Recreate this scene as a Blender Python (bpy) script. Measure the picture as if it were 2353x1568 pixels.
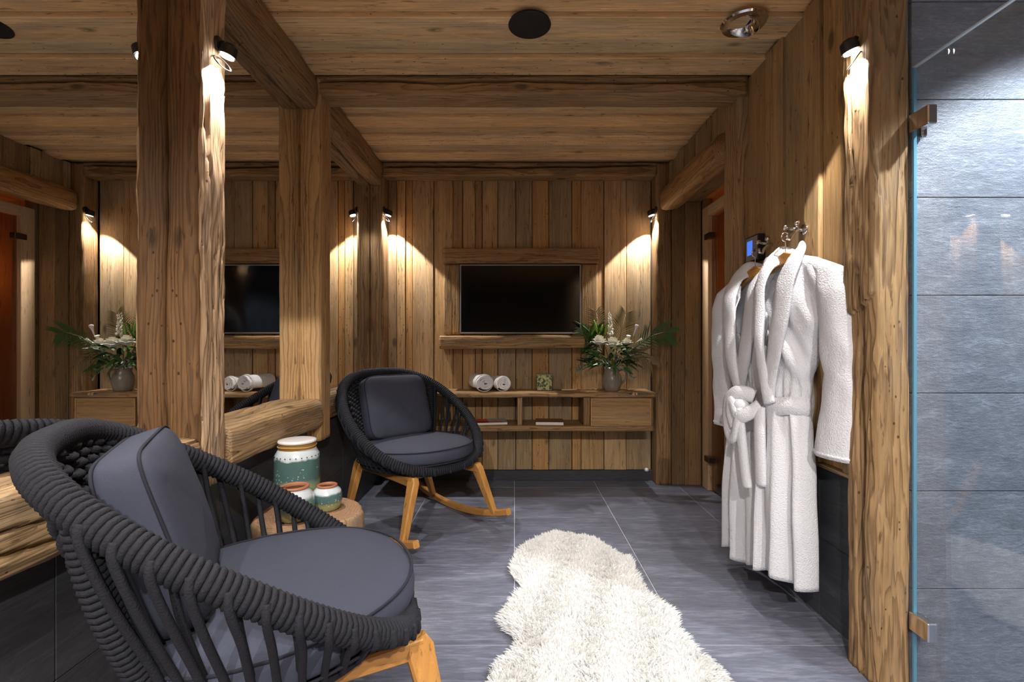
import bpy, bmesh, math, random
import numpy as np
from mathutils import Vector, Matrix, noise, Quaternion

for o in list(bpy.data.objects):
    bpy.data.objects.remove(o)
scene = bpy.context.scene
COL = scene.collection
PI = math.pi
R = random.Random(7)

# ------------------------------------------------------------------ camera, world, exposure
CAM_H = 1.06
cam_d = bpy.data.cameras.new('camera')
cam = bpy.data.objects.new('camera', cam_d)
COL.objects.link(cam)
cam.location = (0, 0, CAM_H)
cam.rotation_euler = (PI / 2, 0, 0)
cam_d.sensor_width = 36.0
cam_d.lens = 1103.0 / 2353.0 * 36.0
cam_d.shift_x = -5.5 / 2353.0
cam_d.clip_start = 0.02
scene.camera = cam

world = bpy.data.worlds.new('world')
scene.world = world
world.use_nodes = True
world.node_tree.nodes['Background'].inputs[0].default_value = (0.55, 0.6, 0.7, 1)
world.node_tree.nodes['Background'].inputs[1].default_value = 0.25

vs = scene.view_settings
vs.view_transform = 'Standard'
vs.look = 'None'
vs.gamma = 1.0
vs.use_curve_mapping = False
vs.exposure = 0.32

LAMP_W = 50.0       # each post spotlight
FILL_W = 70.0       # base power of the unseen fill downlights added on the camera's side
SHOWER_W = 185.0
SAUNA_W = 0.8
LAMP_COL = (1.0, 0.97, 0.95)
FILL_COL = (1.0, 0.965, 0.93)

# ------------------------------------------------------------------ helpers
def link(o, parent=None):
    COL.objects.link(o)
    if parent is not None:
        o.parent = parent
    return o

def tag(o, label, cat, group=None):
    o['label'] = label
    o['category'] = cat
    if group:
        o['group'] = group
    return o

def empty(name, loc=(0, 0, 0), rz=0.0):
    o = bpy.data.objects.new(name, None)
    o.empty_display_size = 0.05
    o.location = loc
    o.rotation_euler = (0, 0, rz)
    return link(o)

def thing(name, label, cat, loc=(0, 0, 0), rz=0.0, group=None):
    return tag(empty(name, loc, rz), label, cat, group)

def mobj(name, verts, faces, mat, parent=None, loc=(0, 0, 0), smooth=False, fixn=False, color=None):
    me = bpy.data.meshes.new(name)
    me.from_pydata([tuple(v) for v in verts], [], [tuple(f) for f in faces])
    if fixn:
        bm = bmesh.new(); bm.from_mesh(me)
        bmesh.ops.recalc_face_normals(bm, faces=bm.faces)
        bm.to_mesh(me); bm.free()
    if smooth:
        me.polygons.foreach_set('use_smooth', [True] * len(me.polygons))
    me.materials.append(mat)
    me.update()
    o = bpy.data.objects.new(name, me)
    o.location = loc
    if color:
        o.color = (*color, 1)
    return link(o, parent)

def box_mesh(name, size, bevel=0.0, seg=1):
    bm = bmesh.new()
    bmesh.ops.create_cube(bm, size=1.0)
    for v in bm.verts:
        v.co = Vector((v.co.x * size[0], v.co.y * size[1], v.co.z * size[2]))
    if bevel > 0:
        bmesh.ops.bevel(bm, geom=list(bm.edges), offset=bevel, segments=seg, profile=0.5, affect='EDGES')
    me = bpy.data.meshes.new(name)
    bm.to_mesh(me); bm.free()
    return me

def box(name, lo, hi, mat, parent=None, bevel=0.002, seg=1, color=None, smooth=False):
    """box between two world corners, origin in its middle"""
    lo, hi = Vector(lo), Vector(hi)
    me = box_mesh(name, hi - lo, bevel, seg)
    me.materials.append(mat)
    if smooth:
        me.polygons.foreach_set('use_smooth', [True] * len(me.polygons))
    o = bpy.data.objects.new(name, me)
    o.location = (lo + hi) / 2
    if color:
        o.color = (*color, 1)
    return link(o, parent)

def struct(o):
    o['kind'] = 'structure'
    return o

class MB:
    """collects geometry for one mesh"""
    def __init__(self):
        self.v = []; self.f = []
    def add(self, v, f):
        n = len(self.v)
        self.v += [tuple(p) for p in v]
        self.f += [tuple(i + n for i in q) for q in f]
    def box(self, lo, hi):
        x0, y0, z0 = lo; x1, y1, z1 = hi
        self.add([(x0, y0, z0), (x1, y0, z0), (x1, y1, z0), (x0, y1, z0), (x0, y0, z1), (x1, y0, z1), (x1, y1, z1), (x0, y1, z1)],
                 [(0, 3, 2, 1), (4, 5, 6, 7), (0, 1, 5, 4), (1, 2, 6, 5), (2, 3, 7, 6), (3, 0, 4, 7)])
    def tube(self, pts, r, n=8, closed=False, caps=True, flat=1.0):
        pts = [Vector(p) for p in pts]
        m = len(pts)
        rs = r if hasattr(r, '__len__') else [r] * m
        verts = []
        prev = None
        for i, p in enumerate(pts):
            if closed:
                t = pts[(i + 1) % m] - pts[i - 1]
            else:
                t = pts[min(i + 1, m - 1)] - pts[max(i - 1, 0)]
            t.normalize()
            if prev is None:
                a = Vector((0, 0, 1)) if abs(t.z) < 0.9 else Vector((1, 0, 0))
                nrm = (a - t * a.dot(t)).normalized()
            else:
                nrm = (prev - t * prev.dot(t)).normalized()
            prev = nrm
            b = t.cross(nrm)
            for k in range(n):
                a = 2 * PI * k / n
                verts.append(p + nrm * (math.cos(a) * rs[i]) + b * (math.sin(a) * rs[i] * flat))
        faces = []
        for i in range(m if closed else m - 1):
            j = (i + 1) % m
            for k in range(n):
                l = (k + 1) % n
                faces.append((i * n + k, i * n + l, j * n + l, j * n + k))
        if caps and not closed:
            faces.append(tuple(range(n - 1, -1, -1)))
            faces.append(tuple((m - 1) * n + k for k in range(n)))
        self.add(verts, faces)
    def lathe(self, prof, n=32, c=(0, 0, 0), caps=True):
        verts = []; faces = []
        for r, z in prof:
            for k in range(n):
                a = 2 * PI * k / n
                verts.append((c[0] + r * math.cos(a), c[1] + r * math.sin(a), c[2] + z))
        for i in range(len(prof) - 1):
            for k in range(n):
                l = (k + 1) % n
                faces.append((i * n + k, i * n + l, (i + 1) * n + l, (i + 1) * n + k))
        if caps:
            faces.append(tuple(range(n - 1, -1, -1)))
            faces.append(tuple((len(prof) - 1) * n + k for k in range(n)))
        self.add(verts, faces)
    def grid(self, rows, wrap=False):
        """rows: list of equally long point lists"""
        n = len(rows[0]); verts = [p for r in rows for p in r]; faces = []
        for i in range(len(rows) - 1):
            for k in range(n if wrap else n - 1):
                l = (k + 1) % n
                faces.append((i * n + k, i * n + l, (i + 1) * n + l, (i + 1) * n + k))
        self.add(verts, faces)
    def sweep(self, pts, ws, hs, side):
        """rectangular section swept along pts; side = width direction"""
        pts = [Vector(p) for p in pts]; side = Vector(side).normalized()
        m = len(pts); verts = []; faces = []
        for i, p in enumerate(pts):
            t = (pts[min(i + 1, m - 1)] - pts[max(i - 1, 0)]).normalized()
            s = (side - t * side.dot(t)).normalized()
            u = s.cross(t)
            w = ws[i] / 2; h = hs[i] / 2; c = min(w, h) * 0.3
            for a, b in ((-w + c, -h), (w - c, -h), (w, -h + c), (w, h - c), (w - c, h), (-w + c, h), (-w, h - c), (-w, -h + c)):
                verts.append(p + s * a + u * b)
        for i in range(m - 1):
            for k in range(8):
                l = (k + 1) % 8
                faces.append((i * 8 + k, i * 8 + l, (i + 1) * 8 + l, (i + 1) * 8 + k))
        faces.append(tuple(range(7, -1, -1))); faces.append(tuple((m - 1) * 8 + k for k in range(8)))
        self.add(verts, faces)
    def build(self, name, mat, parent=None, loc=(0, 0, 0), smooth=True, fixn=True, color=None):
        return mobj(name, self.v, self.f, mat, parent, loc, smooth, fixn, color)

def sharp(o, ang=35):
    """keep hard edges on a smooth-shaded mesh"""
    me = o.data
    bm = bmesh.new(); bm.from_mesh(me)
    for e in bm.edges:
        if len(e.link_faces) == 2 and e.calc_face_angle(0) > math.radians(ang):
            e.smooth = False
    bm.to_mesh(me); bm.free()
    return o

# ------------------------------------------------------------------ materials
def new_mat(name):
    m = bpy.data.materials.new(name)
    m.use_nodes = True
    nt = m.node_tree
    return m, nt, nt.nodes, nt.links, nt.nodes['Principled BSDF']

def simple(name, col, rough=0.5, metal=0.0, bump=0.0, bscale=200.0, spec=0.5, coat=0.0, var=0.0, emis=None, estr=0.0):
    m, nt, N, L, P = new_mat(name)
    P.inputs['Base Color'].default_value = (*col, 1)
    P.inputs['Roughness'].default_value = rough
    P.inputs['Metallic'].default_value = metal
    P.inputs['Specular IOR Level'].default_value = spec
    P.inputs['Coat Weight'].default_value = coat
    if emis:
        P.inputs['Emission Color'].default_value = (*emis, 1)
        P.inputs['Emission Strength'].default_value = estr
    if bump or var:
        tc = N.new('ShaderNodeTexCoord')
        nz = N.new('ShaderNodeTexNoise'); nz.inputs['Scale'].default_value = bscale; nz.inputs['Detail'].default_value = 3
        L.new(tc.outputs['Object'], nz.inputs['Vector'])
        if bump:
            b = N.new('ShaderNodeBump'); b.inputs['Strength'].default_value = bump; b.inputs['Distance'].default_value = 0.004
            L.new(nz.outputs['Fac'], b.inputs['Height']); L.new(b.outputs['Normal'], P.inputs['Normal'])
        if var:
            n2 = N.new('ShaderNodeTexNoise'); n2.inputs['Scale'].default_value = bscale * 0.3; n2.inputs['Detail'].default_value = 4
            L.new(tc.outputs['Object'], n2.inputs['Vector'])
            mx = N.new('ShaderNodeMix'); mx.data_type = 'RGBA'
            mx.inputs['A'].default_value = (*[c * (1 - var) for c in col], 1)
            mx.inputs['B'].default_value = (*[min(1, c * (1 + var)) for c in col], 1)
            L.new(n2.outputs['Fac'], mx.inputs['Factor']); L.new(mx.outputs['Result'], P.inputs['Base Color'])
    return m

def wood(name, axis, light, mid, dark, period=0.014, ring=0.5, rough=0.62, bump=0.35, knots=True, tint=True, offc=0.05, streak=0.5, weather=0.65):
    """timber with growth rings running along one axis of the object"""
    m, nt, N, L, P = new_mat(name)
    def math_(op, a, b=None, c=None):
        n = N.new('ShaderNodeMath'); n.operation = op
        for i, v in enumerate((a, b, c)):
            if v is None: continue
            if isinstance(v, (int, float)): n.inputs[i].default_value = v
            else: L.new(v, n.inputs[i])
        return n.outputs[0]
    def mixc(f, a, b, mode='MIX'):
        n = N.new('ShaderNodeMix'); n.data_type = 'RGBA'; n.blend_type = mode
        for key, v in (('Factor', f), ('A', a), ('B', b)):
            if isinstance(v, (int, float)): n.inputs[key].default_value = v
            elif isinstance(v, tuple): n.inputs[key].default_value = (*v, 1)
            else: L.new(v, n.inputs[key])
        return n.outputs['Result']
    tc = N.new('ShaderNodeTexCoord'); oi = N.new('ShaderNodeObjectInfo')
    sep = N.new('ShaderNodeSeparateXYZ'); L.new(tc.outputs['Object'], sep.inputs[0])
    order = {'z': ('X', 'Y', 'Z'), 'x': ('Y', 'Z', 'X'), 'y': ('X', 'Z', 'Y')}[axis]
    a, b, l = (sep.outputs[k] for k in order)
    rnd = oi.outputs['Random']
    # offsets so every piece is cut from another place in the trunk
    a = math_('ADD', a, math_('MULTIPLY_ADD', math_('FRACT', math_('MULTIPLY', rnd, 17.3)), 2 * offc, -offc))
    b = math_('ADD', b, math_('MULTIPLY_ADD', math_('FRACT', math_('MULTIPLY', rnd, 39.7)), 2 * offc, -offc))
    l = math_('ADD', l, math_('MULTIPLY', rnd, 57.0))
    def vec(sa, sl):
        c = N.new('ShaderNodeCombineXYZ')
        L.new(math_('MULTIPLY', a, sa), c.inputs[0]); L.new(math_('MULTIPLY', b, sa), c.inputs[1]); L.new(math_('MULTIPLY', l, sl), c.inputs[2])
        return c.outputs[0]
    def nz(v, scale, detail, rough_=0.5, dist=0.0):
        n = N.new('ShaderNodeTexNoise'); n.inputs['Scale'].default_value = scale; n.inputs['Detail'].default_value = detail
        n.inputs['Roughness'].default_value = rough_; n.inputs['Distortion'].default_value = dist
        L.new(v, n.inputs['Vector']); return n.outputs['Fac']
    warp = nz(vec(6, 0.8), 1.0, 3)
    warp2 = nz(vec(16, 5), 1.0, 2)
    rad = math_('POWER', math_('ADD', math_('MULTIPLY', a, a), math_('MULTIPLY', b, b)), 0.5)
    rad = math_('ADD', rad, math_('ADD', math_('MULTIPLY', warp, 0.075), math_('MULTIPLY', warp2, 0.012)))
    fr = math_('FRACT', math_('DIVIDE', rad, period))
    ringf = math_('POWER', fr, 3.2)
    ringf = math_('MULTIPLY', ringf, math_('SUBTRACT', 1.0, math_('POWER', fr, 14.0)))
    fiber = nz(vec(150, 3.5), 1.0, 3, 0.6)
    patch = nz(vec(9, 1.3), 1.0, 4, 0.6)
    col = mixc(patch_ := math_('MULTIPLY_ADD', math_('SUBTRACT', patch, 0.5), 2.5, 0.5), mid, light)
    col = mixc(math_('MULTIPLY', ringf, ring), col, dark)
    fd = math_('MAXIMUM', 0.0, math_('MULTIPLY', math_('SUBTRACT', 0.46, fiber), 3.4))
    col = mixc(math_('MULTIPLY', fd, streak), col, dark)
    st = nz(vec(34, 0.8), 1.0, 3, 0.6)
    sd = math_('MAXIMUM', 0.0, math_('MULTIPLY', math_('SUBTRACT', 0.36, st), 6.0))
    col = mixc(math_('MINIMUM', 0.7, sd), col, tuple(c * 0.55 for c in dark))
    if knots:
        vo = N.new('ShaderNodeTexVoronoi'); vo.inputs['Scale'].default_value = 1.0; vo.inputs['Randomness'].default_value = 1.0
        L.new(vec(8.0, 3.4), vo.inputs['Vector'])
        kd = math_('ADD', vo.outputs['Distance'], math_('MULTIPLY', math_('SUBTRACT', warp2, 0.5), 0.12))
        kn = math_('MAXIMUM', 0.0, math_('SUBTRACT', 1.0, math_('DIVIDE', kd, 0.17)))
        sel = N.new('ShaderNodeSeparateColor'); L.new(vo.outputs['Color'], sel.inputs[0])
        on = math_('GREATER_THAN', sel.outputs[0], 0.62)
        kn = math_('MULTIPLY', math_('MINIMUM', 1.0, math_('MULTIPLY', kn, 1.8)), on)
        col = mixc(math_('MULTIPLY', kn, 0.75), col, tuple(c * 0.5 for c in dark))
    dash = nz(vec(70, 9), 1.0, 3, 0.6, 0.3)
    dk = math_('MINIMUM', 0.65, math_('MAXIMUM', 0.0, math_('MULTIPLY', math_('SUBTRACT', 0.39, dash), 9.0)))
    col = mixc(dk, col, tuple(c * 0.7 for c in dark))
    lt_ = math_('MINIMUM', 0.35, math_('MAXIMUM', 0.0, math_('MULTIPLY', math_('SUBTRACT', dash, 0.60), 5.0)))
    col = mixc(lt_, col, tuple(min(1, c * 1.25) for c in light))
    if weather:
        v2 = N.new('ShaderNodeTexVoronoi'); v2.inputs['Scale'].default_value = 1.0
        L.new(vec(38, 26), v2.inputs['Vector'])
        s2 = N.new('ShaderNodeSeparateColor'); L.new(v2.outputs['Color'], s2.inputs[0])
        hole = math_('MULTIPLY', math_('LESS_THAN', v2.outputs['Distance'], 0.13), math_('GREATER_THAN', s2.outputs[1], 0.84))
        col = mixc(math_('MULTIPLY', hole, 0.8), col, tuple(c * 0.35 for c in dark))
    gw = nz(vec(14, 2.2), 1.0, 5, 0.65)
    gk = math_('MINIMUM', 0.55, math_('MAXIMUM', 0.0, math_('MULTIPLY', math_('SUBTRACT', gw, 0.50), 4.0)))
    if weather: col = mixc(math_('MULTIPLY', gk, weather), col, (0.25, 0.215, 0.18))
    if tint:
        col = mixc(1.0, col, oi.outputs['Color'], 'MULTIPLY')
    L.new(col, P.inputs['Base Color'])
    P.inputs['Roughness'].default_value = rough
    P.inputs['Specular IOR Level'].default_value = 0.3
    hgt = math_('SUBTRACT', math_('MULTIPLY', fiber, 0.8), math_('MULTIPLY', ringf, ring))
    hgt = math_('SUBTRACT', hgt, math_('MULTIPLY', sd, 0.8))
    bp = N.new('ShaderNodeBump'); bp.inputs['Strength'].default_value = bump; bp.inputs['Distance'].default_value = 0.003
    L.new(hgt, bp.inputs['Height']); L.new(bp.outputs['Normal'], P.inputs['Normal'])
    return m

OLD = dict(light=(0.53, 0.385, 0.22), mid=(0.34, 0.23, 0.118), dark=(0.105, 0.058, 0.026))
plank = {ax: wood('old_plank_' + ax, ax, **OLD, period=0.018, ring=0.34, bump=0.4, offc=0.12, streak=0.85) for ax in 'xyz'}
BEAMC = dict(light=(0.50, 0.35, 0.195), mid=(0.32, 0.21, 0.108), dark=(0.07, 0.033, 0.014))
beamm = {ax: wood('old_beam_' + ax, ax, **BEAMC, period=0.0098, ring=0.9, bump=0.7, offc=0.06, knots=True) for ax in 'xyz'}
spruce = {ax: wood('spruce_' + ax, ax, (0.62, 0.42, 0.24), (0.52, 0.34, 0.19), (0.34, 0.19, 0.09), period=0.02, ring=0.25, bump=0.1, knots=False, streak=0.2, weather=0) for ax in 'xyz'}
teak = {ax: wood('teak_' + ax, ax, (0.56, 0.275, 0.075), (0.44, 0.20, 0.05), (0.24, 0.095, 0.022), period=0.02, ring=0.3, bump=0.08, knots=False, tint=False, rough=0.42, streak=0.25, weather=0) for ax in 'xyz'}
stump_side = wood('stump_bark_wood', 'z', (0.46, 0.30, 0.16), (0.30, 0.18, 0.09), (0.10, 0.05, 0.022), period=0.02, ring=0.5, bump=0.9, tint=False)

def slate(name, c0, c1, c2, rough=0.45, streak_axis='x', sc=1.0, bump=0.35, spec=0.5, st=1.0):
    m, nt, N, L, P = new_mat(name)
    tc = N.new('ShaderNodeTexCoord'); oi = N.new('ShaderNodeObjectInfo')
    off = N.new('ShaderNodeVectorMath'); off.operation = 'ADD'
    cmb = N.new('ShaderNodeCombineXYZ')
    ml = N.new('ShaderNodeMath'); ml.operation = 'MULTIPLY'; ml.inputs[1].default_value = 40
    L.new(oi.outputs['Random'], ml.inputs[0])
    for i in range(3): L.new(ml.outputs[0], cmb.inputs[i])
    L.new(tc.outputs['Object'], off.inputs[0]); L.new(cmb.outputs[0], off.inputs[1])
    def nz(scale, detail, rough_, dist=0.0):
        mp = N.new('ShaderNodeMapping'); mp.inputs['Scale'].default_value = scale
        L.new(off.outputs[0], mp.inputs['Vector'])
        n = N.new('ShaderNodeTexNoise'); n.inputs['Scale'].default_value = 1.0; n.inputs['Detail'].default_value = detail
        n.inputs['Roughness'].default_value = rough_; n.inputs['Distortion'].default_value = dist
        L.new(mp.outputs[0], n.inputs['Vector']); return n.outputs['Fac']
    def ax(lo, hi):
        return {'x': (lo, hi, hi), 'y': (hi, lo, hi), 'z': (hi, hi, lo)}[streak_axis]
    a = nz(ax(2.4 * sc * st, 13 * sc), 6, 0.64, 0.5)
    b = nz(ax(13 * sc * st, 90 * sc), 5, 0.68, 0.3)
    g = nz((150 * sc, 150 * sc, 150 * sc), 2, 0.5)
    r1 = N.new('ShaderNodeValToRGB')
    r1.color_ramp.elements[0].position = 0.30; r1.color_ramp.elements[0].color = (*c0, 1)
    r1.color_ramp.elements[1].position = 0.72; r1.color_ramp.elements[1].color = (*c2, 1)
    e = r1.color_ramp.elements.new(0.52); e.color = (*c1, 1)
    mx = N.new('ShaderNodeMath'); mx.operation = 'MULTIPLY_ADD'; mx.inputs[1].default_value = 0.5
    m2 = N.new('ShaderNodeMath'); m2.operation = 'MULTIPLY'; m2.inputs[1].default_value = 0.5
    L.new(b, m2.inputs[0]); L.new(a, mx.inputs[0]); L.new(m2.outputs[0], mx.inputs[2])
    L.new(mx.outputs[0], r1.inputs[0])
    # thin pale veins
    v = nz(ax(1.0 * sc, 11 * sc), 3, 0.5, 0.15)
    sb = N.new('ShaderNodeMath'); sb.operation = 'SUBTRACT'; sb.inputs[1].default_value = 0.5; L.new(v, sb.inputs[0])
    ab = N.new('ShaderNodeMath'); ab.operation = 'ABSOLUTE'; L.new(sb.outputs[0], ab.inputs[0])
    vr = N.new('ShaderNodeMapRange'); vr.inputs['From Min'].default_value = 0.0; vr.inputs['From Max'].default_value = 0.012
    vr.inputs['To Min'].default_value = 0.14; vr.inputs['To Max'].default_value = 0.0; L.new(ab.outputs[0], vr.inputs[0])
    mc = N.new('ShaderNodeMix'); mc.data_type = 'RGBA'; mc.inputs['B'].default_value = (*[min(1, x * 1.7) for x in c2], 1)
    L.new(r1.outputs[0], mc.inputs['A']); L.new(vr.outputs[0], mc.inputs['Factor'])
    L.new(mc.outputs['Result'], P.inputs['Base Color'])
    P.inputs['Roughness'].default_value = rough
    P.inputs['Specular IOR Level'].default_value = spec
    ad = N.new('ShaderNodeMath'); ad.operation = 'MULTIPLY_ADD'; ad.inputs[1].default_value = 0.25
    L.new(g, ad.inputs[0]); L.new(mx.outputs[0], ad.inputs[2])
    bp = N.new('ShaderNodeBump'); bp.inputs['Strength'].default_value = bump; bp.inputs['Distance'].default_value = 0.006
    L.new(ad.outputs[0], bp.inputs['Height']); L.new(bp.outputs['Normal'], P.inputs['Normal'])
    return m

slate_floor = slate('slate_floor_tile', (0.068, 0.072, 0.098), (0.13, 0.137, 0.178), (0.27, 0.28, 0.34), rough=0.42)
slate_wall = slate('slate_wall_tile', (0.032, 0.033, 0.039), (0.052, 0.054, 0.062), (0.09, 0.093, 0.105), rough=0.5, streak_axis='y')
slate_skirt = slate('slate_skirting', (0.02, 0.021, 0.024), (0.034, 0.035, 0.04), (0.06, 0.06, 0.066), rough=0.5)
slate_shower = slate('shower_slate_tile', (0.11, 0.122, 0.15), (0.185, 0.20, 0.24), (0.33, 0.35, 0.40), rough=0.45, sc=1.6, bump=0.6, st=2.2)
grout = simple('grout', (0.50, 0.50, 0.54), 0.9)
backing = simple('backing_board', (0.03, 0.022, 0.016), 0.9)
plaster_dark = simple('dark_backing', (0.02, 0.02, 0.022), 0.9)

mirror_m = simple('mirror', (0.86, 0.86, 0.85), 0.0, 1.0)
chrome = simple('chrome', (0.75, 0.73, 0.72), 0.12, 1.0)
brass = simple('bronze_metal', (0.16, 0.12, 0.09), 0.3, 1.0)
black_metal = simple('black_metal', (0.012, 0.012, 0.013), 0.4, 0.0)
black_plastic = simple('black_plastic', (0.008, 0.008, 0.009), 0.55)
grille_m = simple('speaker_grille', (0.006, 0.006, 0.006), 0.7, bump=0.4, bscale=600)
screen_m = simple('tv_glass', (0.003, 0.003, 0.0035), 0.10, spec=0.3)
bezel_m = simple('tv_bezel', (0.30, 0.29, 0.30), 0.45, 0.3)
lens_m = simple('lamp_lens', (1, 1, 1), 0.3, emis=(1, 0.95, 0.9), estr=22.0)
rope_m = simple('charcoal_rope', (0.014, 0.0145, 0.020), 0.8, bump=0.5, bscale=260, spec=0.35, var=0.3)
fabric_m = simple('charcoal_canvas', (0.052, 0.057, 0.084), 0.85, bump=0.25, bscale=900, spec=0.3, var=0.12)
piping_m = simple('charcoal_piping', (0.02, 0.02, 0.03), 0.85, spec=0.3)
terry = simple('white_terry', (0.78, 0.77, 0.80), 0.95, bump=1.0, bscale=210, spec=0.1)
towel_m = simple('white_towel', (0.78, 0.77, 0.76), 0.95, bump=0.9, bscale=300, spec=0.1)
def fleece_mat():
    m, nt, N, L, P = new_mat('white_fleece')
    P.inputs['Base Color'].default_value = (0.93, 0.92, 0.90, 1); P.inputs['Roughness'].default_value = 0.9; P.inputs['Specular IOR Level'].default_value = 0.1
    tl = N.new('ShaderNodeBsdfTranslucent'); tl.inputs[0].default_value = (0.93, 0.92, 0.90, 1)
    mx = N.new('ShaderNodeMixShader'); mx.inputs[0].default_value = 0.5
    L.new(P.outputs[0], mx.inputs[1]); L.new(tl.outputs[0], mx.inputs[2]); L.new(mx.outputs[0], N['Material Output'].inputs[0])
    return m
fleece_m = fleece_mat()
hide_m = simple('sheep_hide', (0.88, 0.86, 0.82), 0.9)
paper = simple('paper', (0.75, 0.70, 0.64), 0.8)
red_print = simple('red_cover', (0.65, 0.05, 0.02), 0.45)
grey_print = simple('grey_cover', (0.34, 0.36, 0.33), 0.5)
brown_print = simple('brown_cover', (0.20, 0.07, 0.035), 0.5)
leaf_dark = simple('leaf_dark', (0.018, 0.05, 0.016), 0.4, var=0.5, bscale=40)
leaf_mid = simple('leaf_green', (0.05, 0.14, 0.02), 0.4, var=0.4, bscale=40)
leaf_lime = simple('leaf_lime', (0.22, 0.36, 0.05), 0.45)
leaf_grey = simple('leaf_eucalyptus', (0.16, 0.23, 0.17), 0.6, var=0.3, bscale=40)
frond_m = simple('palm_leaf', (0.06, 0.13, 0.03), 0.4, var=0.5, bscale=30)
frond_dry = simple('palm_leaf_dry', (0.17, 0.12, 0.04), 0.5, var=0.4, bscale=30)
petal = simple('petal_white', (0.82, 0.79, 0.66), 0.7)
petal_pink = simple('petal_pink', (0.85, 0.70, 0.74), 0.7)
stem_m = simple('stem_green', (0.06, 0.13, 0.03), 0.5)
jug_m = simple('stoneware', (0.24, 0.20, 0.155), 0.28, var=0.25, bscale=30)
plug_m = simple('white_plastic', (0.75, 0.75, 0.75), 0.4)

def glass_mat(name, tint, rough=0.0, base=0.05):
    m, nt, N, L, P = new_mat(name)
    N.remove(P)
    out = N['Material Output']
    tr = N.new('ShaderNodeBsdfTransparent'); tr.inputs[0].default_value = (*tint, 1)
    gl = N.new('ShaderNodeBsdfGlossy'); gl.inputs['Roughness'].default_value = rough; gl.inputs[0].default_value = (1, 1, 1, 1)
    lw = N.new('ShaderNodeLayerWeight'); lw.inputs[0].default_value = 0.5
    pw = N.new('ShaderNodeMath'); pw.operation = 'POWER'; pw.inputs[1].default_value = 4.5
    ma = N.new('ShaderNodeMath'); ma.operation = 'MULTIPLY_ADD'; ma.inputs[1].default_value = 1 - base; ma.inputs[2].default_value = base
    mx = N.new('ShaderNodeMixShader')
    L.new(lw.outputs['Facing'], pw.inputs[0]); L.new(pw.outputs[0], ma.inputs[0]); L.new(ma.outputs[0], mx.inputs[0])
    L.new(tr.outputs[0], mx.inputs[1]); L.new(gl.outputs[0], mx.inputs[2]); L.new(mx.outputs[0], out.inputs[0])
    return m
glass_m = glass_mat('clear_glass', (0.93, 0.96, 0.97))
sauna_glass = glass_mat('sauna_glass', (0.80, 0.72, 0.66), base=0.06)
glass_edge = simple('glass_edge', (0.12, 0.30, 0.42), 0.2)

def screen_mat():
    m, nt, N, L, P = new_mat('control_screen')
    P.inputs['Base Color'].default_value = (0.02, 0.05, 0.3, 1)
    P.inputs['Emission Color'].default_value = (0.08, 0.22, 0.95, 1)
    P.inputs['Emission Strength'].default_value = 0.75
    P.inputs['Roughness'].default_value = 0.2
    return m
ctrl_screen = screen_mat()

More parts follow.
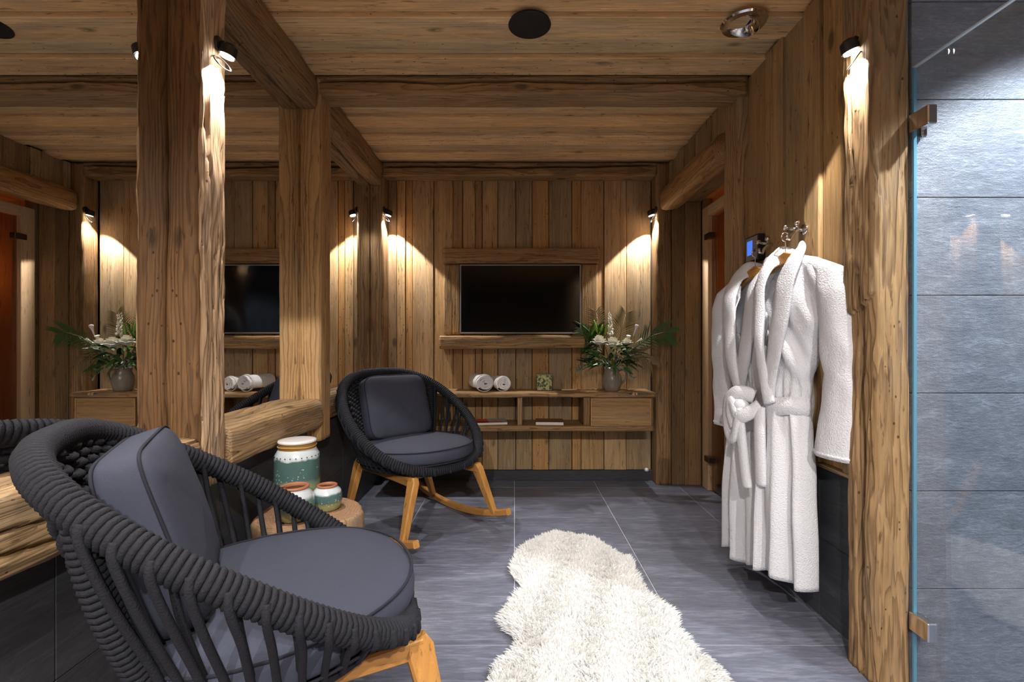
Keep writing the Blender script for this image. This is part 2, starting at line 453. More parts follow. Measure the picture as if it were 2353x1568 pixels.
def glaze_mat(name, h, bands, speck=1.0):
    """ceramic glaze in bands up the pot (object z from 0 to h), wavy borders and speckles"""
    m, nt, N, L, P = new_mat(name)
    tc = N.new('ShaderNodeTexCoord')
    sp = N.new('ShaderNodeSeparateXYZ'); L.new(tc.outputs['Object'], sp.inputs[0])
    n1 = N.new('ShaderNodeTexNoise'); n1.inputs['Scale'].default_value = 22; n1.inputs['Detail'].default_value = 3
    L.new(tc.outputs['Object'], n1.inputs['Vector'])
    md = N.new('ShaderNodeMath'); md.operation = 'DIVIDE'; md.inputs[1].default_value = h; L.new(sp.outputs[2], md.inputs[0])
    ma = N.new('ShaderNodeMath'); ma.operation = 'MULTIPLY_ADD'; ma.inputs[1].default_value = 0.16; L.new(n1.outputs['Fac'], ma.inputs[0])
    sb = N.new('ShaderNodeMath'); sb.operation = 'SUBTRACT'; sb.inputs[1].default_value = 0.08; L.new(md.outputs[0], ma.inputs[2]); L.new(ma.outputs[0], sb.inputs[0])
    cr = N.new('ShaderNodeValToRGB'); E = cr.color_ramp.elements
    E[0].position = bands[0][0]; E[0].color = (*bands[0][1], 1)
    E[1].position = bands[-1][0]; E[1].color = (*bands[-1][1], 1)
    for p, c in bands[1:-1]:
        e = E.new(p); e.color = (*c, 1)
    L.new(sb.outputs[0], cr.inputs[0])
    vo = N.new('ShaderNodeTexVoronoi'); vo.inputs['Scale'].default_value = 95; L.new(tc.outputs['Object'], vo.inputs['Vector'])
    mr = N.new('ShaderNodeMapRange'); mr.inputs['From Min'].default_value = 0.18; mr.inputs['From Max'].default_value = 0.3
    mr.inputs['To Min'].default_value = 0.7 * speck; mr.inputs['To Max'].default_value = 0.0; L.new(vo.outputs['Distance'], mr.inputs[0])
    n2 = N.new('ShaderNodeTexNoise'); n2.inputs['Scale'].default_value = 16; L.new(tc.outputs['Object'], n2.inputs['Vector'])
    gt = N.new('ShaderNodeMath'); gt.operation = 'GREATER_THAN'; gt.inputs[1].default_value = 0.52; L.new(n2.outputs['Fac'], gt.inputs[0])
    mm = N.new('ShaderNodeMath'); mm.operation = 'MULTIPLY'; L.new(gt.outputs[0], mm.inputs[0]); L.new(mr.outputs[0], mm.inputs[1])
    # speckles only below the white shoulder
    lt = N.new('ShaderNodeMath'); lt.operation = 'LESS_THAN'; lt.inputs[1].default_value = 0.68; L.new(sb.outputs[0], lt.inputs[0])
    m3 = N.new('ShaderNodeMath'); m3.operation = 'MULTIPLY'; L.new(mm.outputs[0], m3.inputs[0]); L.new(lt.outputs[0], m3.inputs[1])
    mx = N.new('ShaderNodeMix'); mx.data_type = 'RGBA'; mx.inputs['B'].default_value = (0.62, 0.66, 0.5, 1)
    L.new(cr.outputs[0], mx.inputs['A']); L.new(m3.outputs[0], mx.inputs['Factor']); L.new(mx.outputs['Result'], P.inputs['Base Color'])
    P.inputs['Roughness'].default_value = 0.22
    P.inputs['Coat Weight'].default_value = 0.4
    return m
WHITE_G = (0.62, 0.68, 0.70); TEAL_G = (0.075, 0.15, 0.14); OLIVE_G = (0.30, 0.32, 0.14)
terracotta = simple('terracotta_rim', (0.40, 0.15, 0.075), 0.6)
terracotta_in = simple('terracotta_inside', (0.20, 0.09, 0.05), 0.7)
gold_g = simple('ochre_glaze', (0.34, 0.17, 0.03), 0.3)
white_g = simple('white_glaze', (0.75, 0.73, 0.72), 0.25)

# ------------------------------------------------------------------ timbers
def timber(name, lo, hi, axis, mat, seed=0, amp=0.006, fine=0.0015, rad=0.010, cracks=(), res=0.010, step=0.02, parent=None, color=(1, 1, 1), edge=0.0, slab=None):
    """hand-hewn beam between two corners.  cracks: (face, offset, half width, depth, t0, t1, wander)
    face is one of '+a','-a','+b','-b' of the section; edge = waney wear on the corners"""
    lo, hi = Vector(lo), Vector(hi)
    ctr = (lo + hi) / 2; size = hi - lo
    ia, ib, il = {'z': (0, 1, 2), 'x': (1, 2, 0), 'y': (0, 2, 1)}[axis]
    A, B, Ln = size[ia] / 2, size[ib] / 2, size[il]
    ring = []
    def side(face, fixed, sgn, half):
        n = max(2, int((2 * half - 2 * rad) / res))
        for i in range(n + 1):
            ring.append((face, sgn * (-(half - rad) + (2 * half - 2 * rad) * i / n), fixed))
    side('-b', -B, 1, A); side('+a', A, 1, B); side('+b', B, -1, A); side('-a', -A, -1, B)
    nr = len(ring); nl = max(2, int(Ln / step))
    verts = []
    for j in range(nl + 1):
        l = -Ln / 2 + Ln * j / nl
        for face, s, fx in ring:
            if face[1] == 'b': a, b, na, nb = s, fx, 0, (1 if fx > 0 else -1)
            else: a, b, na, nb = fx, s, (1 if fx > 0 else -1), 0
            # distance to the nearest corner of the section
            half = A if face[1] == 'b' else B
            dc = half - abs(s)
            d = amp * noise.noise((a * 7 + seed * 3.1, b * 7 - seed, l * 2.2)) + amp * 0.6 * noise.noise((a * 14 + seed, b * 14, l * 6.0 + seed))
            d += fine * noise.noise((a * 160 + seed, b * 160, l * 9.0))
            if edge:
                w = max(0.0, 1 - dc / 0.03)
                d -= edge * w * w * (0.55 + 0.9 * abs(noise.noise((seed * 5.5 + (1 if a > 0 else 0) * 3 + (1 if b > 0 else 0) * 7, 0.3, l * 5.0))) + 0.5 * noise.noise((seed, a * 3, l * 13)))
            if slab and face == slab[0]:
                lim_ = slab[1] + 0.03 * noise.noise((s * 25, 2.2, seed)) - 0.4 * s
                d += slab[2] * (1 if l > lim_ else -0.15)
            for cf, off, hw, dep, t0, t1, wan in cracks:
                if cf != face: continue
                t = (l + Ln / 2) / Ln
                if t < t0 or t > t1: continue
                c = off + wan * noise.noise((seed * 1.7 + off * 9, 1.5, l * 2.0)) + wan * 0.35 * noise.noise((seed, 4.5 + off, l * 8))
                k = abs(s - c) / hw
                if k < 1:
                    fade = min(1.0, (t - t0) / 0.08, (t1 - t) / 0.08)
                    d -= dep * (1 - k * k) * max(0, fade)
            p = [0, 0, 0]
            p[ia] = a + na * d; p[ib] = b + nb * d; p[il] = l + (0.004 * noise.noise((a * 30, b * 30, seed)) if j in (0, nl) else 0)
            verts.append(p)
    faces = []
    for j in range(nl):
        for k in range(nr):
            q = (k + 1) % nr
            faces.append((j * nr + k, j * nr + q, (j + 1) * nr + q, (j + 1) * nr + k))
    faces.append(tuple(range(nr))); faces.append(tuple(nl * nr + k for k in range(nr)))
    return mobj(name, verts, faces, mat, parent, ctr, True, True, color)

# ------------------------------------------------------------------ room shell
CEIL = 2.37
MIRX = -1.062
BACKY = 3.665
REARY = -4.6
PX = 1.10       # room side of the right-hand posts

# floor with .6 m slate tiles
fl = struct(box('floor', (-1.25, REARY, -0.06), (2.4, 3.8, -0.003), grout, bevel=0))
tile_me = box_mesh('tile', (0.5955, 0.5955, 0.012), 0.0012); tile_me.materials.append(slate_floor)
for ix in range(-2, 4):
    for iy in range(-11, 4):
        x0, y0 = ix * 0.6, 1.673 + iy * 0.6
        cx, cy = x0 + 0.3, y0 + 0.3
        if y0 > 3.6 or y0 < REARY - 0.3 or x0 > 2.3: continue
        o = bpy.data.objects.new('tile', tile_me); o.location = (cx, cy, -0.006 + R.uniform(-.0003, .0003))
        link(o)
        o.parent = fl; o.matrix_parent_inverse = Matrix.Translation(fl.location).inverted()

def child_box(name, lo, hi, mat, parent, bevel=0.002, color=None, seg=1):
    o = box(name, lo, hi, mat, None, bevel, seg, color)
    o.parent = parent
    o.matrix_parent_inverse = Matrix.Translation(parent.location).inverted()
    return o

def under(o, parent):
    o.parent = parent
    o.matrix_parent_inverse = (Matrix.Translation(parent.location) @ parent.rotation_euler.to_matrix().to_4x4()).inverted()
    return o

def tintc(v=0.12, base=1.0, warm=0.0):
    k = base * R.uniform(1 - v, 1 + v)
    w = warm + R.uniform(-0.05, 0.05)
    return (k * (1 + w), k, k * (1 - w * 1.4))

# ceiling boards run across the room
ce = struct(box('ceiling', (-1.25, REARY, CEIL + 0.03), (2.4, 3.8, CEIL + 0.1), backing, bevel=0))
bounds = [1.34, 1.47, 1.605, 1.79, 1.935, 2.08, 2.215, 2.36, 2.50, 2.66, 2.80, 2.93, 3.06, 3.20, 3.335, 3.46, 3.60, 3.72]
y = 1.34
pre = []
while y > REARY:
    y -= R.uniform(0.13, 0.16); pre.append(y)
bounds = sorted(pre) + bounds
ctints = {1.605: (1.12, .98, .80), 1.79: (1.12, 1.0, .84), 1.935: (.95, .92, .84), 2.08: (.80, .84, .82), 2.215: (1.0, .92, .82)}
for i in range(len(bounds) - 1):
    up = 0.020 if i % 2 else 0.0
    child_box('ceiling_board', (-1.06, bounds[i] + 0.002, CEIL + up - 0.004), (1.22 if bounds[i] > 1.4 else 2.3, bounds[i + 1] - 0.002, CEIL + 0.03), plank['x'], ce, 0.003,
              [k_ * 1.85 for k_ in ctints.get(bounds[i], tintc(0.10, 0.86 if i % 2 else 1.04, 0.0 if i % 2 else 0.05))])

# back wall with vertical planks of mixed width and colour
wb = struct(box('wall_back', (-1.25, BACKY + 0.022, 0), (2.4, BACKY + 0.12, CEIL + 0.05), backing, bevel=0))
BT = {'pale': (0.88, 0.80, 0.72), 'tan': (0.86, 0.75, 0.61), 'brown': (0.62, 0.51, 0.39), 'orange': (0.86, 0.66, 0.44), 'grey': (0.62, 0.59, 0.56), 'dark': (0.48, 0.42, 0.38)}
bb = [(-1.06, 'tan'), (-0.965, 'dark'), (-0.897, 'tan'), (-0.83, 'orange'), (-0.777, 'pale'), (-0.615, 'tan'), (-0.468, 'brown'), (-0.395, 'tan'), (-0.299, 'brown'),
      (-0.246, 'tan'), (-0.126, 'grey'), (0.01, 'grey'), (0.136, 'orange'), (0.262, 'grey'), (0.439, 'orange'), (0.508, 'tan'), (0.684, 'pale'), (0.854, 'grey'), (1.043, None)]
for i in range(len(bb) - 1):
    dy = [0, 0.006, 0.0, 0.008][i % 4] + R.uniform(-.001, .001)
    t = BT[bb[i][1]]; k = R.uniform(0.94, 1.06) * 1.35
    child_box('plank', (bb[i][0] + 0.002, BACKY - 0.008 + dy, 0.078), (bb[i + 1][0] - 0.002, BACKY + 0.022, CEIL), plank['z'], wb, 0.003, (t[0] * k, t[1] * k, t[2] * k))
bs = struct(box('baseboard_back', (-1.03, BACKY - 0.022, 0), (1.05, BACKY + 0.02, 0.078), slate_skirt, bevel=0.002))

# left wall: dark tiled dado under a mirror
wl = struct(box('wall_left', (-1.30, REARY, 0), (MIRX - 0.012, 3.8, CEIL + 0.05), plaster_dark, bevel=0))
for iy in range(-11, 4):
    y0 = 1.673 + iy * 0.6
    y1 = min(y0 + 0.6, 3.66)
    for z0, z1 in ((0.0, 0.30), (0.30, 0.62)):
        child_box('tile', (MIRX - 0.012, max(y0, REARY) + 0.0015, z0 + 0.001), (-1.026, y1 - 0.0015, z1 - 0.001), slate_wall, wl, 0.001)
mir = box('wall_mirror', (MIRX - 0.006, -1.2, 0.66), (MIRX, 3.655, CEIL - 0.01), mirror_m, bevel=0)
tag(mir, 'tall frameless mirror covering the left wall between the timber posts', 'mirror')

# right wall with the robes: boards over a dark tiled dado
wr = struct(box('wall_right', (1.205, 1.50, 0), (1.30, 2.56, CEIL + 0.05), backing, bevel=0))
yb = [1.60, 1.685, 1.81, 1.907, 2.06, 2.20, 2.39]
rt = [(0.62, .52, .42), (1.04, .88, .66), (.95, .84, .68), (.84, .80, .72), (1.0, .9, .76), (.88, .78, .62)]
for i in range(6):
    dx = 0.014 if i % 2 else 0.0
    child_box('plank', (1.148 + dx, yb[i] + 0.001, 0.60), (1.205, yb[i + 1] - 0.001, CEIL), plank['z'], wr, 0.004, rt[i])
child_box('dado_rail', (1.150, 1.60, 0.585), (1.205, 2.39, 0.60), beamm['y'], wr, 0.002)
for y0, y1 in ((1.60, 1.855), (1.855, 2.39)):
    for z0, z1 in ((0, 0.30), (0.30, 0.585)):
        child_box('tile', (1.18, y0 + 0.001, z0 + 0.001), (1.205, y1 - 0.001, z1 - 0.001), slate_wall, wr, 0.001)

# wall over the sauna entrance, behind the log lintel
wo = struct(box('wall_over_door', (1.16, 2.54, 2.10), (1.37, 3.70, CEIL + 0.05), backing, bevel=0))
yy = 2.55; k = 0
while yy < 3.52:
    w = R.uniform(0.09, 0.13); e = min(yy + w, 3.53)
    child_box('plank', (1.135 + (0.010 if k % 2 else 0), yy + 0.001, 2.08), (1.16, e - 0.001, CEIL), plank['z'], wo, 0.003, tintc(0.2, 0.72, 0.05))
    yy = e; k += 1
child_box('soffit_board', (1.14, 2.55, 2.085), (1.37, 3.53, 2.10), plank['y'], wo, 0.002, (.7, .6, .5))
# end wall of the little entrance
wn = struct(box('wall_entrance', (1.16, 3.555, 0), (1.42, 3.70, 2.10), backing, bevel=0))
for x0, x1, c in ((1.158, 1.255, (.55, .48, .40)), (1.255, 1.375, (.74, .62, .48))):
    child_box('plank', (x0 + .001, 3.53, 0), (x1 - .001, 3.557, 2.085), plank['z'], wn, 0.003, c)

# shower: tiled wall of .3 m courses and the tiled side
ws = struct(box('wall_shower', (1.216, 1.485, 0), (2.32, 1.58, CEIL + 0.05), grout, bevel=0))
for iz in range(8):
    z0 = iz * 0.30; z1 = min(z0 + 0.30, CEIL + .03)
    off = 0.0
    for x0, x1 in ((1.216, 1.83), (1.83, 2.32)):
        child_box('tile', (x0 + .0013, 1.47, z0 + .0013), (x1 - .0013, 1.487, z1 - .0013), slate_shower, ws, 0.0008)
wss = struct(box('wall_shower_side', (2.26, 0.30, 0), (2.36, 1.50, CEIL + 0.05), slate_shower, bevel=0))
wsn = struct(box('wall_shower_near', (1.216, 0.20, 0), (2.36, 0.30, CEIL + 0.05), slate_shower, bevel=0))
wrn = struct(box('wall_right_near', (1.15, REARY, 0), (1.22, 0.20, CEIL + 0.05), plank['z'], bevel=0, color=(.85, .78, .68)))
wre = struct(box('wall_rear', (-1.25, REARY - 0.1, 0), (1.22, REARY, CEIL + 0.05), plank['z'], bevel=0, color=(.85, .78, .68)))

# ------------------------------------------------------------------ posts
def post(label, lo, hi, seed, **kw):
    o = timber('timber_post', lo, hi, 'z', beamm['z'], seed, **kw)
    return tag(o, label, 'post')
FR = 0.60   # the left posts stop at the dado
post('nearest weathered timber post against the mirror, lit by a spotlight', (MIRX - 0.004, 1.462, FR), (-0.966, 1.610, CEIL), 1, amp=0.008, edge=0.012, fine=0.006,
     cracks=(('+a', 0.01, 0.006, 0.02, 0.05, 0.5, 0.03), ('+a', -0.03, 0.005, 0.015, 0.45, 0.85, 0.02)), res=0.006, step=0.012, color=(.46, .34, .24))
under(timber('weathered_lit_face', (-0.978, 1.474, FR + 0.004), (-0.957, 1.600, CEIL - 0.17), 'z', beamm['z'], 91, amp=0.008, fine=0.008, edge=0.010, rad=0.006, res=0.005, step=0.01,  # pale weathered slab; lamplight on this side is also put into its tint
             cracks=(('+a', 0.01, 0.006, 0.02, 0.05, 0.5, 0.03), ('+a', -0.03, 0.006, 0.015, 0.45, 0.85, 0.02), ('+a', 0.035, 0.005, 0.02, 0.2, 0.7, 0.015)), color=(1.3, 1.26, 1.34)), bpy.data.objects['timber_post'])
post('middle square timber post against the mirror, behind the jars', (MIRX - 0.004, 2.370, 0.565), (-0.957, 2.508, CEIL), 2, amp=0.004, edge=0.004, color=(1.2, 1.05, .82))
post('farthest timber post against the mirror, in the back corner', (MIRX - 0.004, 3.530, FR), (-0.962, BACKY - 0.004, CEIL), 3, amp=0.003, edge=0.004, color=(.72, .62, .5))
post('nearest cracked timber post on the right, beside the shower glass', (PX, 1.466, 0), (1.214, 1.600, CEIL), 4, amp=0.007, edge=0.009, fine=0.005,
     cracks=(('-a', -0.004, 0.0135, 0.08, 0.0, 0.55, 0.012), ('-a', -0.025, 0.005, 0.03, 0.1, 0.36, 0.012), ('-a', 0.02, 0.005, 0.03, 0.45, 0.9, 0.015)), slab=('-a', -0.02, 0.012), res=0.0035, step=0.012, color=(.86, .76, .64))
post('timber post between the robes and the sauna entrance', (1.112, 2.385, 0), (1.26, 2.560, CEIL), 5, amp=0.005, edge=0.008, color=(.90, .80, .66))
post('farthest timber post on the right, by the bouquet of flowers', (1.043, 3.530, 0), (1.160, BACKY - 0.002, CEIL), 6, amp=0.004, edge=0.006, color=(.76, .65, .52))

post('timber post behind the viewpoint on the right wall', (PX, -0.60, 0), (1.17, -0.46, CEIL), 7, amp=0.005, edge=0.006, color=(.9, .8, .66))
post('timber post behind the viewpoint against the mirror', (MIRX - 0.004, -0.60, FR), (-0.966, -0.46, CEIL), 8, amp=0.005, edge=0.006, color=(.9, .8, .66))

# ------------------------------------------------------------------ beams
def beam(label, lo, hi, axis, seed, cat='beam', name='ceiling_beam', **kw):
    return tag(timber(name, lo, hi, axis, beamm[axis], seed, **kw), label, cat)
BZ = 2.276
beam('cracked ceiling beam across the room over the middle posts', (-0.975, 2.370, BZ), (1.15, 2.510, CEIL + 0.01), 'x', 11, amp=0.004, edge=0.005,
     cracks=(('-a', 0.014, 0.0085, 0.09, 0.0, 1.0, 0.012),), res=0.0025, step=0.02, color=(.90, .80, .66))
beam('cracked ceiling beam across the room against the back wall', (-0.975, 3.530, BZ), (1.05, BACKY - 0.006, CEIL + 0.01), 'x', 12, amp=0.003, edge=0.004,
     cracks=(('-a', 0.014, 0.0095, 0.09, 0.0, 1.0, 0.014),), res=0.0025, step=0.02, color=(.82, .72, .58))
beam('nearest ceiling beam across the room over the nearest posts', (-0.975, 1.466, BZ), (1.15, 1.600, CEIL + 0.01), 'x', 13, amp=0.004, edge=0.005, color=(.92, .84, .7))
beam('nearer rough wall beam under the ceiling, along the top of the mirror', (MIRX - 0.004, 1.61, 2.205), (-0.972, 2.372, CEIL + 0.006), 'y', 14, amp=0.008, edge=0.012, fine=0.003,
     cracks=(('+a', -0.02, 0.006, 0.02, 0.0, 1.0, 0.02),), res=0.006, color=(.72, .62, .5))
beam('farther rough wall beam under the ceiling, along the top of the mirror', (MIRX - 0.004, 2.508, 2.20), (-0.970, 3.532, CEIL + 0.006), 'y', 15, amp=0.008, edge=0.012, fine=0.003,
     cracks=(('+a', -0.03, 0.006, 0.02, 0.0, 1.0, 0.02),), res=0.006, color=(.80, .70, .56))
beam('rough timber rail under the mirror behind the near rocking chair', (MIRX + 0.001, -0.462, 0.605), (-0.955, 1.464, 0.765), 'y', 16, 'rail', 'timber_rail', amp=0.013, edge=0.014, fine=0.006, res=0.006, step=0.012,
     cracks=(('+a', -0.03, 0.007, 0.02, 0.3, 1.0, 0.03), ('+a', 0.01, 0.006, 0.015, 0.5, 1.0, 0.03)), color=(1.06, 1.0, .92))
beam('rough timber rail under the mirror behind the ceramic jars', (MIRX + 0.001, 1.608, 0.632), (-0.950, 2.374, 0.772), 'y', 17, 'rail', 'timber_rail', amp=0.009, edge=0.016, fine=0.003, res=0.007, step=0.015, color=(1.06, 1.0, .92))
beam('rough timber rail under the mirror behind the far rocking chair', (MIRX + 0.001, 2.506, 0.632), (-1.008, 3.532, 0.775), 'y', 18, 'rail', 'timber_rail', amp=0.004, edge=0.008, color=(.98, .9, .8))

# log lintel over the sauna entrance
def log(lo_y, hi_y, cx, cz, rx, rz_):
    verts = []; faces = []; n = 36; nl = 60
    for j in range(nl + 1):
        yv = lo_y + (hi_y - lo_y) * j / nl
        e = 1.0
        if j > nl - 4: e = 1 - 0.10 * ((j - nl + 4) / 4) ** 2
        for k in range(n):
            a = 2 * PI * k / n
            c, s = math.cos(a), math.sin(a)
            sq = (abs(c) ** 4 + abs(s) ** 4) ** -0.25
            d = 1 + 0.10 * noise.noise((c * 1.6, s * 1.6, yv * 2.5)) + 0.05 * noise.noise((c * 7, s * 7, yv * 9))
            verts.append((cx + rx * c * sq ** .7 * d * e - cx, yv - (lo_y + hi_y) / 2, rz_ * s * sq ** .7 * d * e))
    for j in range(nl):
        for k in range(n):
            q = (k + 1) % n
            faces.append((j * n + k, j * n + q, (j + 1) * n + q, (j + 1) * n + k))
    faces.append(tuple(range(n))); faces.append(tuple(nl * n + k for k in range(n)))
    return mobj('log_lintel', verts, faces, beamm['y'], None, (cx, (lo_y + hi_y) / 2, cz), True, True, (.95, .78, .55))
tag(log(2.545, 3.50, 1.125, 2.085, 0.073, 0.080), 'rounded log lintel over the sauna entrance', 'lintel')

# ------------------------------------------------------------------ sauna behind its glass door
SX = 1.385
d1 = struct(empty('door_1', (SX, 3.0, 0)))
def part(o, p):
    return under(o, p)
part(box('door_frame', (SX - 0.015, 3.40, 0), (SX + 0.055, 3.50, 2.02), spruce['z'], bevel=0.003), d1)
part(box('door_frame', (SX - 0.015, 2.57, 0), (SX + 0.055, 2.64, 2.02), spruce['z'], bevel=0.003), d1)
part(box('door_frame', (SX - 0.015, 2.64, 1.95), (SX + 0.055, 3.40, 2.02), spruce['y'], bevel=0.003), d1)
part(box('glass_pane', (SX + 0.012, 2.645, 0.012), (SX + 0.020, 3.395, 1.945), sauna_glass, bevel=0), d1)
for hz in (1.80, 0.225):
    h = part(box('hinge', (SX - 0.030, 3.345, hz - 0.02), (SX + 0.012, 3.43, hz + 0.02), brass, bevel=0.003), d1)
sa = struct(box('wall_sauna', (2.30, 2.50, 0), (2.38, 3.70, 2.37), spruce['z'], bevel=0, color=(1, .8, .6)))
struct(box('wall_sauna_near', (1.30, 2.50, 0), (2.38, 2.555, 2.37), spruce['z'], bevel=0, color=(1, .8, .6)))
struct(box('wall_sauna_far', (1.42, 3.56, 0), (2.38, 3.66, 2.37), spruce['z'], bevel=0, color=(1, .8, .6)))
struct(box('wall_sauna_front', (SX, 3.50, 0), (SX + 0.06, 3.57, 2.12), plank['z'], bevel=0, color=(.7, .6, .5)))
struct(box('ceiling_sauna', (1.37, 2.54, 2.10), (2.38, 3.70, 2.16), spruce['y'], bevel=0, color=(1, .8, .6)))
bench = thing('sauna_bench', 'slatted wooden sauna bench behind the glass door', 'bench', (2.0, 3.06, 0))
for i in range(4):
    under(box('slat', (1.74 + i * 0.14, 2.565, 0.42), (1.86 + i * 0.14, 3.55, 0.45), spruce['y'], bevel=0.004), bench)
for yv in (2.66, 3.46):
    under(box('support', (1.76, yv - 0.03, 0), (2.28, yv + 0.03, 0.42), spruce['x'], bevel=0.004), bench)
sl = thing('sauna_lamp', 'warm amber lamp on the sauna wall', 'lamp', (1.9, 3.555, 1.6))
mb = MB(); mb.lathe([(0.0, 0.0), (0.05, 0.0), (0.06, 0.04), (0.05, 0.09), (0.0, 0.10)], 20)
sh = mb.build('lamp_shade', simple('amber_shade', (0.9, 0.5, 0.2), 0.4, emis=(1.0, 0.35, 0.08), estr=1.0), sl, (0, -0.065, 0))
ld = bpy.data.lights.new('sauna_glow', 'POINT'); ld.energy = SAUNA_W; ld.color = (1.0, 0.36, 0.10); ld.shadow_soft_size = 0.05
lo = bpy.data.objects.new('sauna_glow', ld); lo.location = (-0.05, -0.20, -0.05); link(lo, sl)

# ------------------------------------------------------------------ shower glass door on the right
GX = 1.217
d2 = struct(empty('door_2', (GX, 1.0, 0)))
under(box('glass_pane', (GX - 0.004, 0.42, 0.012), (GX + 0.004, 1.458, 1.892), glass_m, bevel=0), d2)
under(box('glass_edge', (GX - 0.0045, 1.457, 0.012), (GX + 0.0045, 1.463, 1.893), glass_edge, bevel=0), d2)
under(box('glass_edge', (GX - 0.0045, 0.42, 1.8905), (GX + 0.0045, 1.463, 1.895), simple('glass_edge_top', (0.55, 0.62, 0.66), 0.2), bevel=0), d2)
for hz in (1.722, 0.208):
    h = under(box('hinge', (GX - 0.014, 1.395, hz - 0.028), (GX + 0.014, 1.466, hz + 0.028), chrome, bevel=0.003), d2)
    under(box('hinge_barrel', (GX + 0.012, 1.446, hz - 0.045), (GX + 0.030, 1.470, hz + 0.02), chrome, bevel=0.004), d2)

# ------------------------------------------------------------------ post spotlights
def spotlight(label, x, y, z, s):
    """s = +1 lamp sticks out towards +x, -1 towards -x; x is the face of the post"""
    t = thing('post_spotlight', label, 'lamp', (x, y, z), 0.0 if s > 0 else PI, 'spotlights on the posts')
    mb = MB(); mb.tube([(-0.004, 0, 0.045), (0.007, 0, 0.045)], 0.022, 20); mb.build('wall_plate', black_metal, t)
    mb = MB(); mb.tube([(0.005, 0, 0.045), (0.018, 0, 0.049), (0.030, 0, 0.040)], 0.006, 10); mb.build('arm', black_metal, t)
    # head: short can looking down and a little back to the post
    mb = MB()
    mb.lathe([(0.0, 0.038), (0.016, 0.038), (0.024, 0.030), (0.026, 0.0), (0.0235, 0.0), (0.022, 0.012), (0.0, 0.012)], 24)
    h = mb.build('lamp_head', black_metal, t, (0.031, 0, 0.004)); h.rotation_euler = (0, 0.30, 0)
    sharp(h)
    mb = MB(); mb.lathe([(0.0, 0.0), (0.0205, 0.0), (0.0205, 0.004), (0.0, 0.004)], 24)
    l = mb.build('lens', lens_m, t, (0.0295, 0, 0.000)); l.rotation_euler = (0, 0.30, 0)
    mb = MB(); mb.tube([(0.028 * math.cos(a), 0.028 * math.sin(a), 0) for a in [2 * PI * i / 32 for i in range(32)]], 0.0022, 8, closed=True)
    g = mb.build('gimbal_ring', black_metal, t, (0.018, -0.004, -0.022)); g.rotation_euler = (0.25, 0.95, 0)
    d = bpy.data.lights.new('spot_beam', 'SPOT'); d.energy = LAMP_W; d.color = LAMP_COL
    d.spot_size = math.radians(94); d.spot_blend = 0.12; d.shadow_soft_size = 0.012
    o = bpy.data.objects.new('spot_beam', d); o.location = (0.038, 0, -0.012); o.rotation_euler = (0, 0.04, 0); link(o, t)
    return t
spotlight('black spotlight on the nearest left post, beside the mirror', -0.957, 1.548, 1.975, 1)
spotlight('black spotlight on the nearest right post, by the shower glass', PX, 1.525, 1.975, -1)
spotlight('small black spotlight on the farthest left post, over the far rocking chair', -0.962, 3.545, 1.985, 1)
spotlight('small black spotlight on the farthest right post, over the flowers', 1.043, 3.545, 1.985, -1)
spotlight('black spotlight on the post behind the viewpoint, right side', PX, -0.52, 1.975, -1)
spotlight('black spotlight on the post behind the viewpoint, mirror side', -0.966, -0.52, 1.975, 1)

# ------------------------------------------------------------------ ceiling fittings
def downlight(label, x, y, watts, tilt=0.0, on=True, col=None, half=50, aim=(0, 0)):
    t = thing('ceiling_downlight', label, 'downlight', (x, y, CEIL - 0.004))
    mb = MB(); mb.lathe([(0.060, 0.0), (0.088, 0.0), (0.090, -0.004), (0.084, -0.010), (0.062, -0.012), (0.060, 0.0)], 40, caps=False)
    sharp(mb.build('trim_ring', chrome, t))
    mb = MB(); mb.lathe([(0.0, 0.018), (0.045, 0.018), (0.062, -0.006), (0.066, -0.010), (0.064, -0.016), (0.050, -0.012), (0.030, 0.008), (0.0, 0.010)], 40)
    c = sharp(mb.build('swivel_cup', chrome, t)); c.rotation_euler = (0, tilt, 0)
    mb = MB(); mb.lathe([(0.0, 0.006), (0.026, 0.006), (0.026, 0.009), (0.0, 0.009)], 24)
    e = mb.build('lens', lens_m if on else black_plastic, t); e.rotation_euler = (0, tilt, 0)
    if on:
        d = bpy.data.lights.new('downlight_beam', 'SPOT'); d.energy = watts; d.color = col or FILL_COL
        d.spot_size = math.radians(2 * half); d.spot_blend = 0.35; d.shadow_soft_size = 0.03
        o = bpy.data.objects.new('downlight_beam', d); o.location = (0, 0, -0.02); link(o, t)
        o.rotation_euler = (aim[0], aim[1], 0)
    return t
downlight('chrome swivel downlight in the ceiling by the right wall', 0.94, 1.967, 0, tilt=0.35, on=False)
sp = thing('ceiling_speaker', 'round black speaker flush in the ceiling boards', 'speaker', (0.063, 1.98, CEIL - 0.004))
mb = MB(); mb.lathe([(0.0, 0.004), (0.086, 0.004), (0.087, -0.003), (0.082, -0.006), (0.0, -0.006)], 48); sharp(mb.build('grille', grille_m, sp))
mb = MB(); mb.tube([(0.085 * math.cos(a), 0.085 * math.sin(a), -0.003) for a in [2 * PI * i / 48 for i in range(48)]], 0.003, 8, closed=True); mb.build('rim', black_plastic, sp)
downlight('added chrome fill downlight over the near end of the room, left row front', -0.35, 0.35, FILL_W * 0.5, half=45)  # these four are added out of view to fill the room with light
downlight('added chrome fill downlight over the near end of the room, right row front', 0.55, 0.35, FILL_W * 0.5, half=45)
downlight('added chrome fill downlight over the near end of the room, left row back', -0.35, -1.3, FILL_W * 2.2, half=80)
downlight('added chrome fill downlight over the near end of the room, right row back', 0.55, -1.3, FILL_W * 2.2, half=80)
downlight('chrome downlight over the shower', 1.70, 1.00, SHOWER_W, half=50, col=(0.93, 0.96, 1.0))

